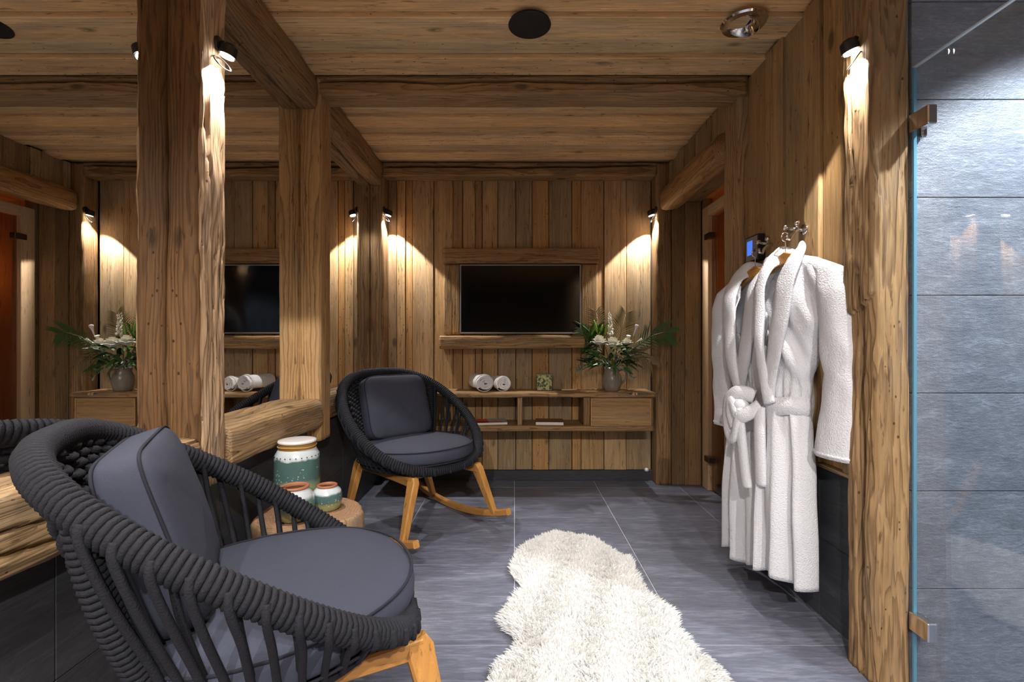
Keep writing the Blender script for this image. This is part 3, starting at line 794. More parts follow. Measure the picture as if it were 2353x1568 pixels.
# ------------------------------------------------------------------ television and its timber surround
tv = thing('television', 'black flat television on the plank wall in a timber surround', 'television', (0.047, BACKY - 0.03, 1.30))
D_TV = 3.60
def bx(x): return (x - 1182) * D_TV / 1103
def bz(y): return CAM_H - (y - 784) * D_TV / 1103
x0, x1, z0, z1 = bx(1057), bx(1335), bz(767), bz(608)
under(box('housing', (x0, D_TV + 0.004, z0), (x1, D_TV + 0.046, z1), black_plastic, bevel=0.003), tv)
under(box('screen', (x0 + 0.008, D_TV, z0 + 0.010), (x1 - 0.008, D_TV + 0.006, z1 - 0.008), screen_m, bevel=0.0005), tv)
for lo, hi in (((x0, D_TV - 0.002, z1 - 0.009), (x1, D_TV + 0.012, z1)), ((x0, D_TV - 0.002, z0), (x1, D_TV + 0.012, z0 + 0.010)),
               ((x0, D_TV - 0.002, z0 + 0.010), (x0 + 0.009, D_TV + 0.012, z1 - 0.009)), ((x1 - 0.009, D_TV - 0.002, z0 + 0.010), (x1, D_TV + 0.012, z1 - 0.009))):
    under(box('bezel', lo, hi, bezel_m, bevel=0.001), tv)
su = thing('tv_surround', 'old timber boards framing the television', 'frame', (0.047, BACKY - 0.03, 1.30))
def fb(nm, lo, hi, ax, seed, amp=0.003, **kw):
    o = timber(nm, lo, hi, ax, beamm[ax], seed, amp=amp, rad=0.004, res=0.008, step=0.02, **kw)
    return under(o, su)
fb('frame_board', (bx(1018), 3.608, bz(606) + .002), (bx(1377), BACKY + .0, bz(570)), 'x', 31, 0.003, cracks=(('-a', 0.012, 0.005, 0.01, 0.05, 0.95, 0.03),), color=(1.0, .86, .68))
fb('frame_board', (bx(1019), 3.618, bz(769)), (bx(1056), BACKY + .0, bz(607)), 'z', 32, 0.002, color=(1.05, .95, .8))
fb('frame_board', (bx(1336.5), 3.618, bz(769)), (bx(1374), BACKY + .0, bz(607)), 'z', 33, 0.002, color=(1.0, .88, .7))
lg = timber('timber_ledge', (-0.545, 3.49, 1.005), (0.515, BACKY + .0, 1.10), 'x', beamm['x'], 34, amp=0.007, edge=0.008, res=0.006, step=0.015,
            cracks=(('-a', 0.01, 0.006, 0.012, 0.1, 0.95, 0.05),), color=(1.0, .88, .70))
tag(lg, 'thick rough timber ledge on the wall under the television', 'ledge')

# ------------------------------------------------------------------ wall cabinet
CB = thing('wall_cabinet', 'long floating cabinet of old boards on the back wall', 'cabinet', (0.07, 3.50, 0.425))
CL, CRr, CF, CK = -0.92, 0.985, 3.375, BACKY - 0.008
tp = timber('top_board', (CL - 0.02, CF - 0.02, 0.662), (CRr + 0.005, CK, 0.698), 'x', beamm['x'], 41, amp=0.005, edge=0.008, rad=0.006, res=0.012, step=0.02, color=(.92, .78, .62)); under(tp, CB)
under(timber('bottom_board', (CL, CF, 0.425), (CRr - 0.005, CK, 0.462), 'x', beamm['x'], 42, amp=0.003, rad=0.004, res=0.014, color=(.86, .72, .56)), CB)
for xa, xb, c in ((0.022, 0.056, (.95, .80, .62)), (0.488, 0.534, (.72, .58, .44)), (0.962, 0.980, (.66, .52, .4)), (CL, CL + 0.03, (.7, .58, .45))):
    under(timber('divider', (xa, CF + 0.004, 0.460), (xb, CK, 0.664), 'z', beamm['z'], int(50 + xa * 100), amp=0.002, rad=0.003, res=0.012, color=c), CB)
dr = under(box('drawer', (0.538, CF - 0.004, 0.464), (0.958, CF + 0.20, 0.658), plank['x'], bevel=0.004, color=(.82, .68, .52)), CB)
for lo_, hi_ in (((0.536, 0.464), (0.545, 0.658)), ((0.951, 0.464), (0.960, 0.658)), ((0.545, 0.464), (0.951, 0.472)), ((0.545, 0.650), (0.951, 0.658))):
    e_ = box('drawer_edging', (lo_[0], CF - 0.010, lo_[1]), (hi_[0], CF + 0.004, hi_[1]), spruce['x'], bevel=0.0015, color=(.8, .68, .52))
    e_.parent = dr; e_.matrix_parent_inverse = (Matrix.Translation(CB.location) @ dr.matrix_parent_inverse @ Matrix.Translation(dr.location)).inverted()

def magazine(label, x, y, z, w, d, h, rz, cover, accent=None):
    t = thing('magazine', label, 'magazine', (x, y, z), rz)
    mb = MB(); mb.box((-w / 2 + .002, -d / 2 + .002, 0.0005), (w / 2 - .002, d / 2 - .002, h - .001)); mb.build('pages', paper, t, smooth=False)
    mb = MB(); mb.box((-w / 2, -d / 2, h - .001), (w / 2, d / 2, h)); mb.box((-w / 2, -d / 2, 0), (w / 2, d / 2, 0.0006)); mb.box((-w / 2 - .001, -d / 2, 0), (-w / 2 + 0.001, d / 2, h))
    mb.build('cover', cover, t, smooth=False)
    if accent:
        mb = MB(); mb.box((-w / 2 + .004, -d / 2 + .01, h), (-w * 0.08, d / 2 - 0.01, h + .0006)); mb.box((-w / 2 + .004, -d / 2 + .005, h), (w / 2 - 0.04, -d / 2 + 0.04, h + .0006)); mb.build('cover_print', accent, t, smooth=False)
    return t
magazine('magazine with red and grey cover in the left cabinet bay', -0.175, 3.50, 0.4635, 0.23, 0.18, 0.016, 0.15, grey_print, red_print)
magazine('lower red-edged magazine under the red and grey one', -0.19, 3.49, 0.4612, 0.24, 0.19, 0.0022, 0.08, red_print)
magazine('book with brown cover and pale pages in the middle cabinet bay', 0.255, 3.49, 0.4615, 0.20, 0.16, 0.022, -0.06, brown_print)

# little framed picture / box on the cabinet
pb = thing('picture_box', 'small green and gold patterned square box on the cabinet', 'box', (0.217, 3.52, 0.700), 0.0)
def patt():
    m, nt, N, L, P = new_mat('green_gold_pattern')
    tc = N.new('ShaderNodeTexCoord'); vo = N.new('ShaderNodeTexVoronoi'); vo.inputs['Scale'].default_value = 70
    L.new(tc.outputs['Object'], vo.inputs['Vector'])
    cr = N.new('ShaderNodeValToRGB'); cr.color_ramp.elements[0].color = (0.05, 0.09, 0.03, 1); cr.color_ramp.elements[1].color = (0.5, 0.47, 0.22, 1)
    cr.color_ramp.elements[0].position = .2; cr.color_ramp.elements[1].position = .7
    sp_ = N.new('ShaderNodeSeparateColor'); L.new(vo.outputs['Color'], sp_.inputs[0]); L.new(sp_.outputs[0], cr.inputs[0]); L.new(cr.outputs[0], P.inputs['Base Color'])
    P.inputs['Roughness'].default_value = 0.3
    return m
mb = MB(); mb.box((-0.057, -0.028, 0), (0.057, 0.03, 0.112)); mb.build('body', simple('box_dark_green', (0.035, 0.04, 0.02), 0.4), pb, smooth=False)
mb = MB(); mb.box((-0.054, -0.031, 0.002), (0.054, -0.027, 0.110)); mb.build('patterned_face', patt(), pb, smooth=False)
mb = MB(); mb.box((-0.061, -0.030, 0.110), (0.061, 0.032, 0.120)); mb.build('lid', simple('box_lid', (0.20, 0.18, 0.09), 0.4), pb, smooth=False)

# rolled towels
def towel(label, x, y, rz, r, ln, seed):
    t = thing('rolled_towel', label, 'towel', (x, y, 0.699), rz, 'rolled towels on the cabinet')
    rows_o = []; turns = 2.6; n = 110; th = r / (turns + 0.35)
    prof = []
    for i in range(n + 1):
        a = 2 * PI * turns * i / n
        rr = 0.006 + (r - 0.006 - th * .45) * (i / n)
        prof.append((a, rr))
    nl = 14
    mb = MB()
    outer = []; inner = []
    for j in range(nl + 1):
        l = -ln / 2 + ln * j / nl
        e = 1.0 - 0.10 * max(0, abs(2 * l / ln) - 0.8) / 0.2
        ro = []; ri = []
        for i, (a, rr) in enumerate(prof):
            w = 0.004 * noise.noise((math.cos(a) * 2 + seed, math.sin(a) * 2, l * 12))
            A = rr + th * .45 * e + w; Bq = rr - th * .45 * e
            f = 0.94
            ro.append((A * math.cos(a), l + w, r + A * math.sin(a) * f)); ri.append((Bq * math.cos(a), l - w, r + Bq * math.sin(a) * f))
        outer.append(ro); inner.append(ri)
    mb.grid(outer); mb.grid(inner)
    for rows in (0, nl):
        mb.grid([outer[rows], inner[rows]])
    mb.grid([[outer[j][-1] for j in range(nl + 1)], [inner[j][-1] for j in range(nl + 1)]])
    o = mb.build('rolled_cloth', towel_m, t)
    o.location.z = -0.004
    # hem band at the open end
    mb = MB()
    mb.tube([(math.cos(a) * r * .97, -ln / 2 + 0.03, r + math.sin(a) * r * .97 * .94) for a in [2 * PI * k / 40 for k in range(40)]], 0.0035, 6, closed=True, flat=3.0)
    mb.build('woven_band', towel_m, t, (0, 0, -0.004))
    return t
towel('front left rolled white towel on the cabinet', -0.245, 3.50, 0.35, 0.066, 0.23, 1)
towel('rear right rolled white towel on the cabinet', -0.105, 3.52, 0.30, 0.058, 0.20, 5)

# ------------------------------------------------------------------ jug with bouquet
JX, JY, JZ = 0.705, 3.47, 0.699
jg = thing('flower_jug', 'glazed brown stoneware jug holding the bouquet', 'jug', (JX, JY, JZ))
mb = MB()
mb.lathe([(0.0, 0.0), (0.050, 0.0), (0.056, 0.008), (0.068, 0.05), (0.070, 0.08), (0.064, 0.115), (0.052, 0.138), (0.054, 0.158), (0.058, 0.166), (0.053, 0.166), (0.048, 0.14), (0.058, 0.11), (0.060, 0.06), (0.0, 0.015)], 36)
mb.build('body', jug_m, jg)
mb = MB(); mb.tube([(0.055, 0, 0.150), (0.085, 0, 0.155), (0.104, 0, 0.135), (0.106, 0, 0.105), (0.094, 0, 0.075), (0.066, 0, 0.055)], [0.008, .007, .007, .007, .007, .009], 10, flat=1.4)
mb.build('handle', jug_m, jg)

bq = thing('flower_bouquet', 'bouquet of white roses, lilies, palm and eucalyptus in the jug', 'bouquet', (JX, JY, JZ + 0.15))
RB = random.Random(21)
def leaf_mesh(name, ln, w, mat, curl=0.2, fold=0.25):
    rows = []; n = 9
    for i in range(n + 1):
        t = i / n
        ww = w * math.sin(PI * min(1, t * 0.94 + 0.04)) ** 0.8 * (1 - 0.3 * t)
        z = -curl * ln * t * t
        rows.append([(t * ln, -ww, z + fold * ww), (t * ln, -ww * .5, z + fold * ww * .4), (t * ln, 0, z), (t * ln, ww * .5, z + fold * ww * .4), (t * ln, ww, z + fold * ww)])
    mb = MB(); mb.grid(rows)
    v = mb.v; f = mb.f
    me = bpy.data.meshes.new(name); me.from_pydata(v, [], f); me.materials.append(mat)
    me.polygons.foreach_set('use_smooth', [True] * len(me.polygons))
    return me
LM = {'dark': leaf_mesh('leaf', 0.11, 0.020, leaf_dark), 'mid': leaf_mesh('leaf', 0.13, 0.017, leaf_mid), 'lime': leaf_mesh('leaf', 0.12, 0.014, leaf_lime, 0.1),
      'grey': leaf_mesh('leaf', 0.05, 0.013, leaf_grey, 0.1), 'big': leaf_mesh('leaf', 0.16, 0.026, leaf_mid, 0.15)}
def aim(direction, roll=0.0):
    q = Vector(direction).normalized().to_track_quat('X', 'Z')
    return (q @ Quaternion((1, 0, 0), roll)).to_euler()
def leaf(kind, p, d, roll=0.0, s=1.0):
    o = bpy.data.objects.new('leaf', LM[kind]); link(o, bq)
    o.location = p; o.rotation_euler = aim(d, roll); o.scale = (s, s, s)
    return o
def stem(pts, r=0.0025, nm='stem', mat=stem_m):
    mb = MB(); mb.tube(pts, r, 6); return mb.build(nm, mat, bq)
# foliage mass around the mouth
for i in range(120):
    a = RB.uniform(0, 2 * PI); u = RB.random()
    rr = 0.02 + 0.13 * math.sqrt(u)
    hz = 0.02 + 0.20 * RB.random() * (1 - 0.4 * u)
    p = (rr * math.cos(a) * 1.15, rr * math.sin(a) * 0.65, hz)
    d = (math.cos(a) * 1.2, math.sin(a) * 0.8, RB.uniform(-0.55, 0.75))
    leaf(RB.choice(['dark', 'dark', 'mid', 'mid', 'grey']), p, d, RB.uniform(-0.8, 0.8), RB.uniform(0.7, 1.1))
# lily leaves up on the left
for i in range(16):
    a = RB.uniform(-0.9, 0.9)
    leaf('big' if i % 2 else 'mid', (-0.13 + RB.uniform(-.05, .05), RB.uniform(-.04, .05), 0.16 + RB.uniform(0, .12)), (a - 0.2, RB.uniform(-.5, .3), 1.0), RB.uniform(-1, 1), RB.uniform(.7, 1.0))
for p, d in (((-0.115, -0.05, 0.27), (-0.25, 0, 1)), ((-0.06, -0.05, 0.25), (0.15, 0, 1)), ((-0.10, -0.02, 0.24), (0.3, 0, 1))):
    mb = MB(); mb.tube([Vector(p) + Vector(d).normalized() * 0.095 * t for t in (0, .15, .35, .6, .85, 1)], [0.003, 0.007, 0.010, 0.010, 0.006, 0.001], 8); mb.build('lily_bud', leaf_lime, bq)
# eucalyptus trailing left and right
def sprig(pts, n, kind='grey', s=0.8):
    pts = [Vector(p) for p in pts]
    stem(pts, 0.0018)
    for i in range(n):
        t = (i + 0.5) / n * (len(pts) - 1); k = min(int(t), len(pts) - 2); f = t - k
        p = pts[k].lerp(pts[k + 1], f); dr_ = (pts[k + 1] - pts[k]).normalized()
        sd = Vector((0, 0, 1)) if i % 2 else Vector((0, -0.3, -1))
        leaf(kind, p, dr_ * 0.5 + sd * 0.9 + Vector((RB.uniform(-.3, .3), RB.uniform(-.6, .2), 0)), RB.uniform(-1, 1), s * RB.uniform(.7, 1.0))
sprig([(0, -.02, 0.02), (-0.10, -.05, 0.06), (-0.19, -.06, 0.045), (-0.265, -.06, -0.005)], 18)
sprig([(0, -.02, 0.03), (-0.08, -.07, 0.10), (-0.16, -.08, 0.12), (-0.22, -.08, 0.10)], 14)
sprig([(0, -.02, 0.02), (0.05, -.08, 0.04), (0.10, -.10, -0.01), (0.13, -.10, -0.06)], 12)
sprig([(0.02, 0, 0.05), (0.10, -.04, 0.15), (0.20, -.04, 0.20), (0.28, -.03, 0.22)], 14)
# palm fronds
def frond(pts, n, ll, mat, up=(0, 0, 1), sp=1.0):
    pts = [Vector(p) for p in pts]; up = Vector(up)
    mb = MB(); mb.tube(pts, [0.0035] * (len(pts) - 1) + [0.0012], 6)
    for i in range(n):
        t = 0.35 + 0.65 * i / (n - 1)
        tt = t * (len(pts) - 1); k = min(int(tt), len(pts) - 2); f = tt - k
        p = pts[k].lerp(pts[k + 1], f); dr_ = (pts[k + 1] - pts[k]).normalized()
        sd = dr_.cross(up).normalized()
        for s_ in (-1, 1):
            d = (dr_ * (0.75 + 0.5 * t) + sd * s_ * sp + Vector((0, 0, -0.12))).normalized()
            L_ = ll * (1.1 - 0.55 * abs(2 * t - 1.2)) * RB.uniform(.9, 1.1)
            nrm = d.cross(sd).normalized(); wv = d.cross(nrm).normalized() * 0.0052
            a = [p + wv * .3, p - wv * .3]; b = p + d * L_ * .45; c = p + d * L_ + Vector((0, 0, -0.02))
            mb.add([a[0], a[1], b - wv + nrm * .0, b + wv, c, b + nrm * 0.003], [(0, 1, 5), (1, 2, 5), (0, 5, 3), (3, 5, 4), (5, 2, 4)])
    mb.build('palm_frond', mat, bq, fixn=False)
frond([(0.02, -.01, .02), (.14, -.04, .15), (.25, -.06, .24), (.345, -.07, .27), (.40, -.07, .265)], 18, 0.15, frond_m, up=(0, 1, .4))
frond([(0.02, .03, .02), (.05, .06, .16), (.09, .08, .30), (.12, .09, .41)], 18, 0.15, frond_dry, up=(0, 1, 0))
frond([(0, .03, .02), (-.04, .06, .18), (-.08, .07, .30), (-.10, .08, .42)], 16, 0.13, frond_dry, up=(0, 1, 0))
frond([(0.02, -.02, .02), (.12, -.03, .12), (.20, -.04, .12), (.27, -.05, .05)], 14, 0.12, frond_dry, up=(0, 1, .2))
frond([(-0.02, 0, .02), (-.10, .03, .15), (-.17, .05, .24), (-.21, .06, .30)], 14, 0.11, frond_m, up=(0, 1, .2))
# roses
def rose(p, r):
    t = MB()
    for layer, (cnt, rr, hh, open_) in enumerate(((3, .35, .95, .1), (5, .6, .9, .25), (6, .85, .75, .5), (7, 1.05, .55, .8))):
        for k in range(cnt):
            a0 = 2 * PI * k / cnt + layer * .6; rows = []
            for i in range(6):
                u = i / 5; row = []
                for j in range(7):
                    v = (j / 6 - .5) * 2
                    a = a0 + v * (1.5 / cnt * 2)
                    rad = r * rr * (0.25 + 0.75 * math.sin(min(1, u * 1.1) * PI / 2)) * (1 + open_ * .25 * u * u)
                    z = r * (hh * 1.5 * u - open_ * .5 * u * u * u - 0.12 * v * v * u) - r * .5
                    row.append((p[0] + rad * math.cos(a), p[1] + rad * math.sin(a), p[2] + z))
                rows.append(row)
            t.grid(rows)
    o = t.build('rose', petal, bq, fixn=False)
    return o
rose((-0.112, -0.11, 0.210), 0.050); rose((-0.020, -0.12, 0.195), 0.053); rose((0.085, -0.10, 0.205), 0.034)
# white trumpet flowers and the tall white spike
def trumpet(p, d, ln, r, mat):
    d = Vector(d).normalized(); pts = [Vector(p) + d * ln * t for t in (0, .3, .6, .8, .95, 1.0)]
    mb = MB(); mb.tube(pts, [r * .15, r * .3, r * .5, r * .8, r * 1.0, r * .6], 10); return mb.build('lily', mat, bq)
trumpet((0.135, -.08, .245), (.35, 0, 1), .085, .016, petal_pink)
trumpet((0.09, -.09, .20), (.1, -.4, 1), .055, .017, petal)
trumpet((0.155, -.07, .20), (.8, -.2, .5), .05, .012, petal)
mb = MB()
for i in range(26):
    t = i / 25; mb.tube([(-0.022 + .012 * math.sin(i * 2.4), -.06 + .012 * math.cos(i * 2.4), .25 + .145 * t), (-0.022 + .020 * math.sin(i * 2.4) * (1.1 - t) - 0.012 * t, -.06 + .020 * math.cos(i * 2.4), .262 + .16 * t)], [0.009 * (1.15 - t), 0.006 * (1.15 - t)], 7)
mb.build('white_flower_spike', petal, bq)

# small white cap low on the corner post
ka = thing('floor_plug', 'tiny white cap on the skirting at the foot of the far right post', 'plug', (1.00, 3.635, 0.075))
mb = MB(); mb.lathe([(0, 0), (0.016, 0), (0.016, 0.012), (0.010, 0.022), (0, 0.024)], 16); mb.build('cap', plug_m, ka)

# ------------------------------------------------------------------ control panel and hooks on the right wall
cp = thing('control_panel', 'black sauna control panel with a lit blue screen on the wall', 'control panel', (1.148, 2.275, 1.495))
under(box('housing', (1.124, 2.215, 1.435), (1.156, 2.332, 1.558), black_plastic, bevel=0.003), cp)
under(box('face_plate', (1.1215, 2.221, 1.442), (1.125, 2.326, 1.551), simple('panel_grey', (0.22, 0.23, 0.22), 0.35), bevel=0.001), cp)
under(box('screen', (1.1200, 2.262, 1.468), (1.1220, 2.312, 1.535), ctrl_screen, bevel=0.0005), cp)
under(box('button', (1.1195, 2.232, 1.478), (1.1220, 2.246, 1.492), black_plastic, bevel=0.001), cp)

def hook(label, y, z, x=1.148):
    t = thing('coat_hook', label, 'hook', (x, y, z), 0, 'robe hooks')
    mb = MB(); mb.tube([(0.004, 0, 0.01), (-0.008, 0, 0.01)], 0.020, 20); mb.build('rosette', chrome, t)
    mb = MB(); mb.tube([(-0.006, 0, 0.01), (-0.035, 0, 0.006), (-0.052, 0, -0.012), (-0.060, 0, -0.030), (-0.072, 0, -0.026), (-0.076, 0, -0.008)], [.007, .007, .007, .007, .006, .007], 10); mb.build('peg', chrome, t)
    for s in (-1, 1):
        mb = MB(); mb.tube([(-0.03, 0, 0.012), (-0.045, s * 0.02, 0.018), (-0.055, s * 0.036, 0.026)], 0.006, 10); mb.tube([(-0.055, s * 0.034, 0.025), (-0.060, s * 0.044, 0.030)], [0.011, 0.011], 12)
        mb.build('arm', chrome, t)
    return t

# ------------------------------------------------------------------ bathrobes
def robe(label, cy, cx, ztop, seed, bow=True, ang=0.0, lsc=1.0, lw=1.0):
    """hangs with its back to the right wall; local x = towards the camera side (-y), y = out from the wall (-x)"""
    t = thing('bathrobe', label, 'robe', (cx, cy, 0), 0.0, 'white robes on the wall hooks')
    t.rotation_euler = (0, 0, -PI / 2 + PI + ang)      # local +x -> -y world, local +y -> +x ; mirrored below
    # with rz = pi/2: local x -> +y, local y -> -x ; so u points to +y (away); flip u by sign
    def P(u, w, z): return (-(u if u > 0 else u * lw), w, z)
    n = 96; rows = []
    zt = ztop
    prof = [(-0.575 - 0.66 * lsc, .150, .070), (-0.575 - 0.50 * lsc, .148, .068), (-0.85, .138, .066), (-0.66, .122, .062), (-0.575, .108, .055), (-0.50, .118, .062), (-0.35, .160, .068), (-0.20, .210, .064), (-0.10, .236, .054), (-0.065, .225, .045), (-0.03, .15, .036), (-0.012, .085, .030), (0.004, .066, .028)]
    zs = []
    for i in range(len(prof) - 1):
        k = max(2, int(abs(prof[i + 1][0] - prof[i][0]) / 0.016))
        for j in range(k):
            f = j / k; f2 = f * f * (3 - 2 * f) if i not in (0,) else f
            zs.append(tuple(prof[i][q] + (prof[i + 1][q] - prof[i][q]) * (f if q == 0 else f2) for q in range(3)))
    zs.append(prof[-1])
    for dz, a, b in zs:
        row = []
        low = max(0.0, min(1.0, (-0.5 - dz) / 0.5))
        hi_ = max(0.0, min(1.0, (dz + 0.6) / 0.2)) * max(0.0, min(1.0, (-dz - .02) / 0.1))
        for k in range(n):
            ph = 2 * PI * k / n
            u = a * math.copysign(abs(math.cos(ph)) ** 0.8, math.cos(ph)); w = b * math.copysign(abs(math.sin(ph)) ** 0.8, math.sin(ph))
            s = u / max(a, .01)
            fold = 0.020 * low * (math.sin(s * 8.5 + seed + 1.2 * dz) + 0.6 * math.sin(s * 15 + seed * 2.3)) + 0.010 * hi_ * math.sin(abs(u) * 46 + dz * 24 + seed) + 0.005 * hi_ * math.sin(abs(u) * 90 + dz * 38 + 2 * seed)
            fold += 0.007 * noise.noise((s * 3 + seed, dz * 5, math.sin(ph)))
            # gathers at the belt
            g = math.exp(-((dz + 0.575) / 0.10) ** 2)
            fold += 0.006 * g * math.sin(s * 26 + seed)
            if w >= 0: w2 = w + fold
            else: w2 = w * 0.55 + fold * 0.3
            # left front overlaps the right one along the opening
            if w > 0 and dz < -0.58:
                edge_u = 0.02 + 0.05 * low
                w2 += 0.018 * (1 / (1 + math.exp(-(edge_u - u) * 220)))
            hem = 0.012 * math.sin(s * 5 + seed) if dz < -1.1 else 0
            row.append(P(u, w2, zt + dz + hem))
        rows.append(row)
    mb = MB()
    nn = n; verts = [p for r in rows for p in r]; faces = []
    for i in range(len(rows) - 1):
        z = zs[i][0]
        half = 0.0 if z < -0.50 else 0.012 + 0.085 * ((z + 0.50) / 0.53) ** 0.9
        for k in range(n):
            l = (k + 1) % n
            cu = -(rows[i][k][0] + rows[i][l][0]) / 2; cw = (rows[i][k][1] + rows[i][l][1]) / 2
            if cw > 0.004 and abs(cu + 0.0) < half * 0.85 and z > -0.50:
                continue
            faces.append((i * n + k, i * n + l, (i + 1) * n + l, (i + 1) * n + k))
    mb.add(verts, faces)
    body = mb.build('body', terry, t, fixn=False)
    sm = body.modifiers.new('thickness', 'SOLIDIFY'); sm.thickness = 0.006; sm.offset = 0
    # lapels: thick rolled bands from the nape down to the belt
    for s in (-1, 1):
        path = [(0.0 * s, -0.034, 0.000), (0.034 * s, -0.026, 0.010), (0.066 * s, 0.004, 0.006), (0.086 * s, 0.044, -0.038), (0.086 * s, 0.078, -0.12), (0.072 * s, 0.086, -0.24), (0.045 * s, 0.088, -0.36), (0.015 * s, 0.084, -0.48), (-0.012 * s, 0.074, -0.575)]
        if s < 0: path = [(a, b + (0.010 if c < -0.3 else 0), c) for a, b, c in path]
        # smooth the path
        pts = []
        for i in range(len(path) - 1):
            p0 = Vector(path[max(i - 1, 0)]); p1 = Vector(path[i]); p2 = Vector(path[i + 1]); p3 = Vector(path[min(i + 2, len(path) - 1)])
            for j in range(6):
                f = j / 6
                pts.append(0.5 * ((2 * p1) + (p2 - p0) * f + (2 * p0 - 5 * p1 + 4 * p2 - p3) * f * f + (3 * p1 - p0 - 3 * p2 + p3) * f ** 3))
        pts.append(Vector(path[-1]))
        lm = MB(); rr = []
        for i, p in enumerate(pts):
            f = i / (len(pts) - 1)
            wd = 0.030 + 0.018 * math.sin(PI * min(1, f * 1.1)); th = 0.013 + 0.004 * math.sin(f * 20 + seed)
            q_ = max(0.0, 1 - f / 0.25); wd = wd * (1 - q_) + 0.022 * q_; th = th * (1 - q_) + 0.022 * q_
            row = []
            tdir = (pts[min(i + 1, len(pts) - 1)] - pts[max(i - 1, 0)]).normalized()
            out = Vector((0, 1, 0)) if f > .2 else Vector((0.3 * s, .5, .8)).lerp(Vector((0, 1, 0)), f / .2)
            sd = tdir.cross(out).normalized(); out = sd.cross(tdir).normalized()
            for k in range(12):
                a = 2 * PI * k / 12
                q = p + sd * (wd * math.cos(a)) + out * (th * math.sin(a) + 0.004 * noise.noise((f * 12, k * .5, seed)))
                row.append(P(q.x, q.y, zt + q.z))
            rr.append(row)
        lm.grid(rr, wrap=True); lm.f.append(tuple(range(12))); lm.f.append(tuple((len(rr) - 1) * 12 + k for k in range(12)))
        lm.build('lapel', terry, t)
    # sleeves
    for s in (-1, 1):
        path = [(0.150, 0.010, -0.045), (0.222, 0.010, -0.085), (0.246, 0.010, -0.16), (0.254, 0.008, -0.30), (0.262, 0.004, -0.45), (0.252, 0.004, -0.58), (0.242, 0.006, -0.66), (0.236, 0.006, -0.735)]
        rad = [(0.035, 0.024), (0.055, 0.034), (0.062, 0.044), (0.062, 0.040), (0.062, 0.034), (0.066, 0.033), (0.070, 0.033), (0.075, 0.034)]
        sl_ = MB(); rr = []; m = 44
        for i in range(m + 1):
            f = i / m * (len(path) - 1); k0 = min(int(f), len(path) - 2); g = f - k0; g = g * g * (3 - 2 * g) if False else g
            p = Vector(path[k0]).lerp(Vector(path[k0 + 1]), g); ra = rad[k0][0] * (1 - g) + rad[k0 + 1][0] * g; rb = rad[k0][1] * (1 - g) + rad[k0 + 1][1] * g
            row = []
            for k in range(28):
                a = 2 * PI * k / 28
                d = 1 + 0.16 * noise.noise((math.cos(a) * 1.5 + seed + s, math.sin(a) * 1.5, p.z * 7)) + 0.07 * math.sin(p.z * 42 + math.cos(a) * 3 + seed) * max(0, 1 - abs(p.z + .42) / .16)
                row.append(P(s * (p.x + ra * d * math.cos(a)), p.y * (1 if s > 0 or lw == 1 else -.2) + rb * d * math.sin(a) * (1 if s > 0 or lw == 1 else .6), zt + p.z))
            rr.append(row)
        sl_.grid(rr, wrap=True); sl_.f.append(tuple(range(28)))
        so = sl_.build('sleeve', terry, t)
        sm = so.modifiers.new('thickness', 'SOLIDIFY'); sm.thickness = 0.006; sm.offset = 0
        ring_ = rr[-2]
        cf = MB(); cf.tube([Vector(p) for p in ring_], 0.007, 6, closed=True); cf.build('cuff_hem', terry, so)
    # belt with knot
    bm_ = MB()
    rr = []
    for dz_, gr in ((-0.615, 1.0), (-0.612, 1.10), (-0.58, 1.14), (-0.548, 1.10), (-0.545, 1.0)):
        rr.append([P((0.106 + .0) * gr * math.cos(2 * PI * k / 64), (0.060 if math.sin(2 * PI * k / 64) > 0 else 0.04) * gr * 1.12 * math.sin(2 * PI * k / 64) + 0.004, zt + dz_ + 0.006 * math.sin(k * .3)) for k in range(64)])
    bm_.grid(rr, wrap=True)
    belt = bm_.build('belt', terry, t)
    if bow:
        kx = -0.19
        def rib(pts, w, th=0.010, nm='belt_end'):
            P4 = [Vector(p) for p in pts]; sm_ = []
            for i in range(len(P4) - 1):
                p0 = P4[max(i - 1, 0)]; p1 = P4[i]; p2 = P4[i + 1]; p3 = P4[min(i + 2, len(P4) - 1)]
                for j in range(6):
                    f = j / 6
                    sm_.append(0.5 * ((2 * p1) + (p2 - p0) * f + (2 * p0 - 5 * p1 + 4 * p2 - p3) * f * f + (3 * p1 - p0 - 3 * p2 + p3) * f ** 3))
            sm_.append(P4[-1])
            q = MB()
            q.tube([P(v.x, v.y, zt + v.z) for v in sm_], [w] * len(sm_), 10, flat=0.55)
            return q.build(nm, terry, belt)
        rib([(kx + .06, .080, -.560), (kx - .01, .115, -.545), (kx - .09, .125, -.575), (kx - .13, .12, -.64), (kx - .11, .12, -.72), (kx - .05, .125, -.735), (kx - .01, .13, -.68), (kx + .01, .125, -.61)], 0.030, nm='bow_loop')
        rib([(kx + .13, .085, -.590), (kx + .06, .125, -.635), (kx, .135, -.64), (kx - .05, .135, -.59), (kx - .07, .13, -.64), (kx - .03, .13, -.69)], 0.028, nm='bow_loop')
        q = MB(); q.lathe([(0, -.028), (.018, -.026), (.030, -.008), (.031, .010), (.018, .027), (0, .028)], 16, P(kx, .115, zt - .60)); q.build('knot', terry, belt)
        rib([(kx + .0, .130, -.61), (kx + .02, .122, -.72), (kx + .03, .112, -.85), (kx + .05, .108, -.93)], 0.028)
        rib([(kx + .12, .085, -.60), (kx + .15, .100, -.68), (kx + .155, .100, -.80), (kx + .155, .095, -.90)], 0.028)
    # label in the neck
    lb = MB(); lb.add([P(-.02, -.016, zt - .06), P(.02, -.016, zt - .06), P(.02, -.016, zt - .085), P(-.02, -.016, zt - .085)], [(0, 1, 2, 3)])
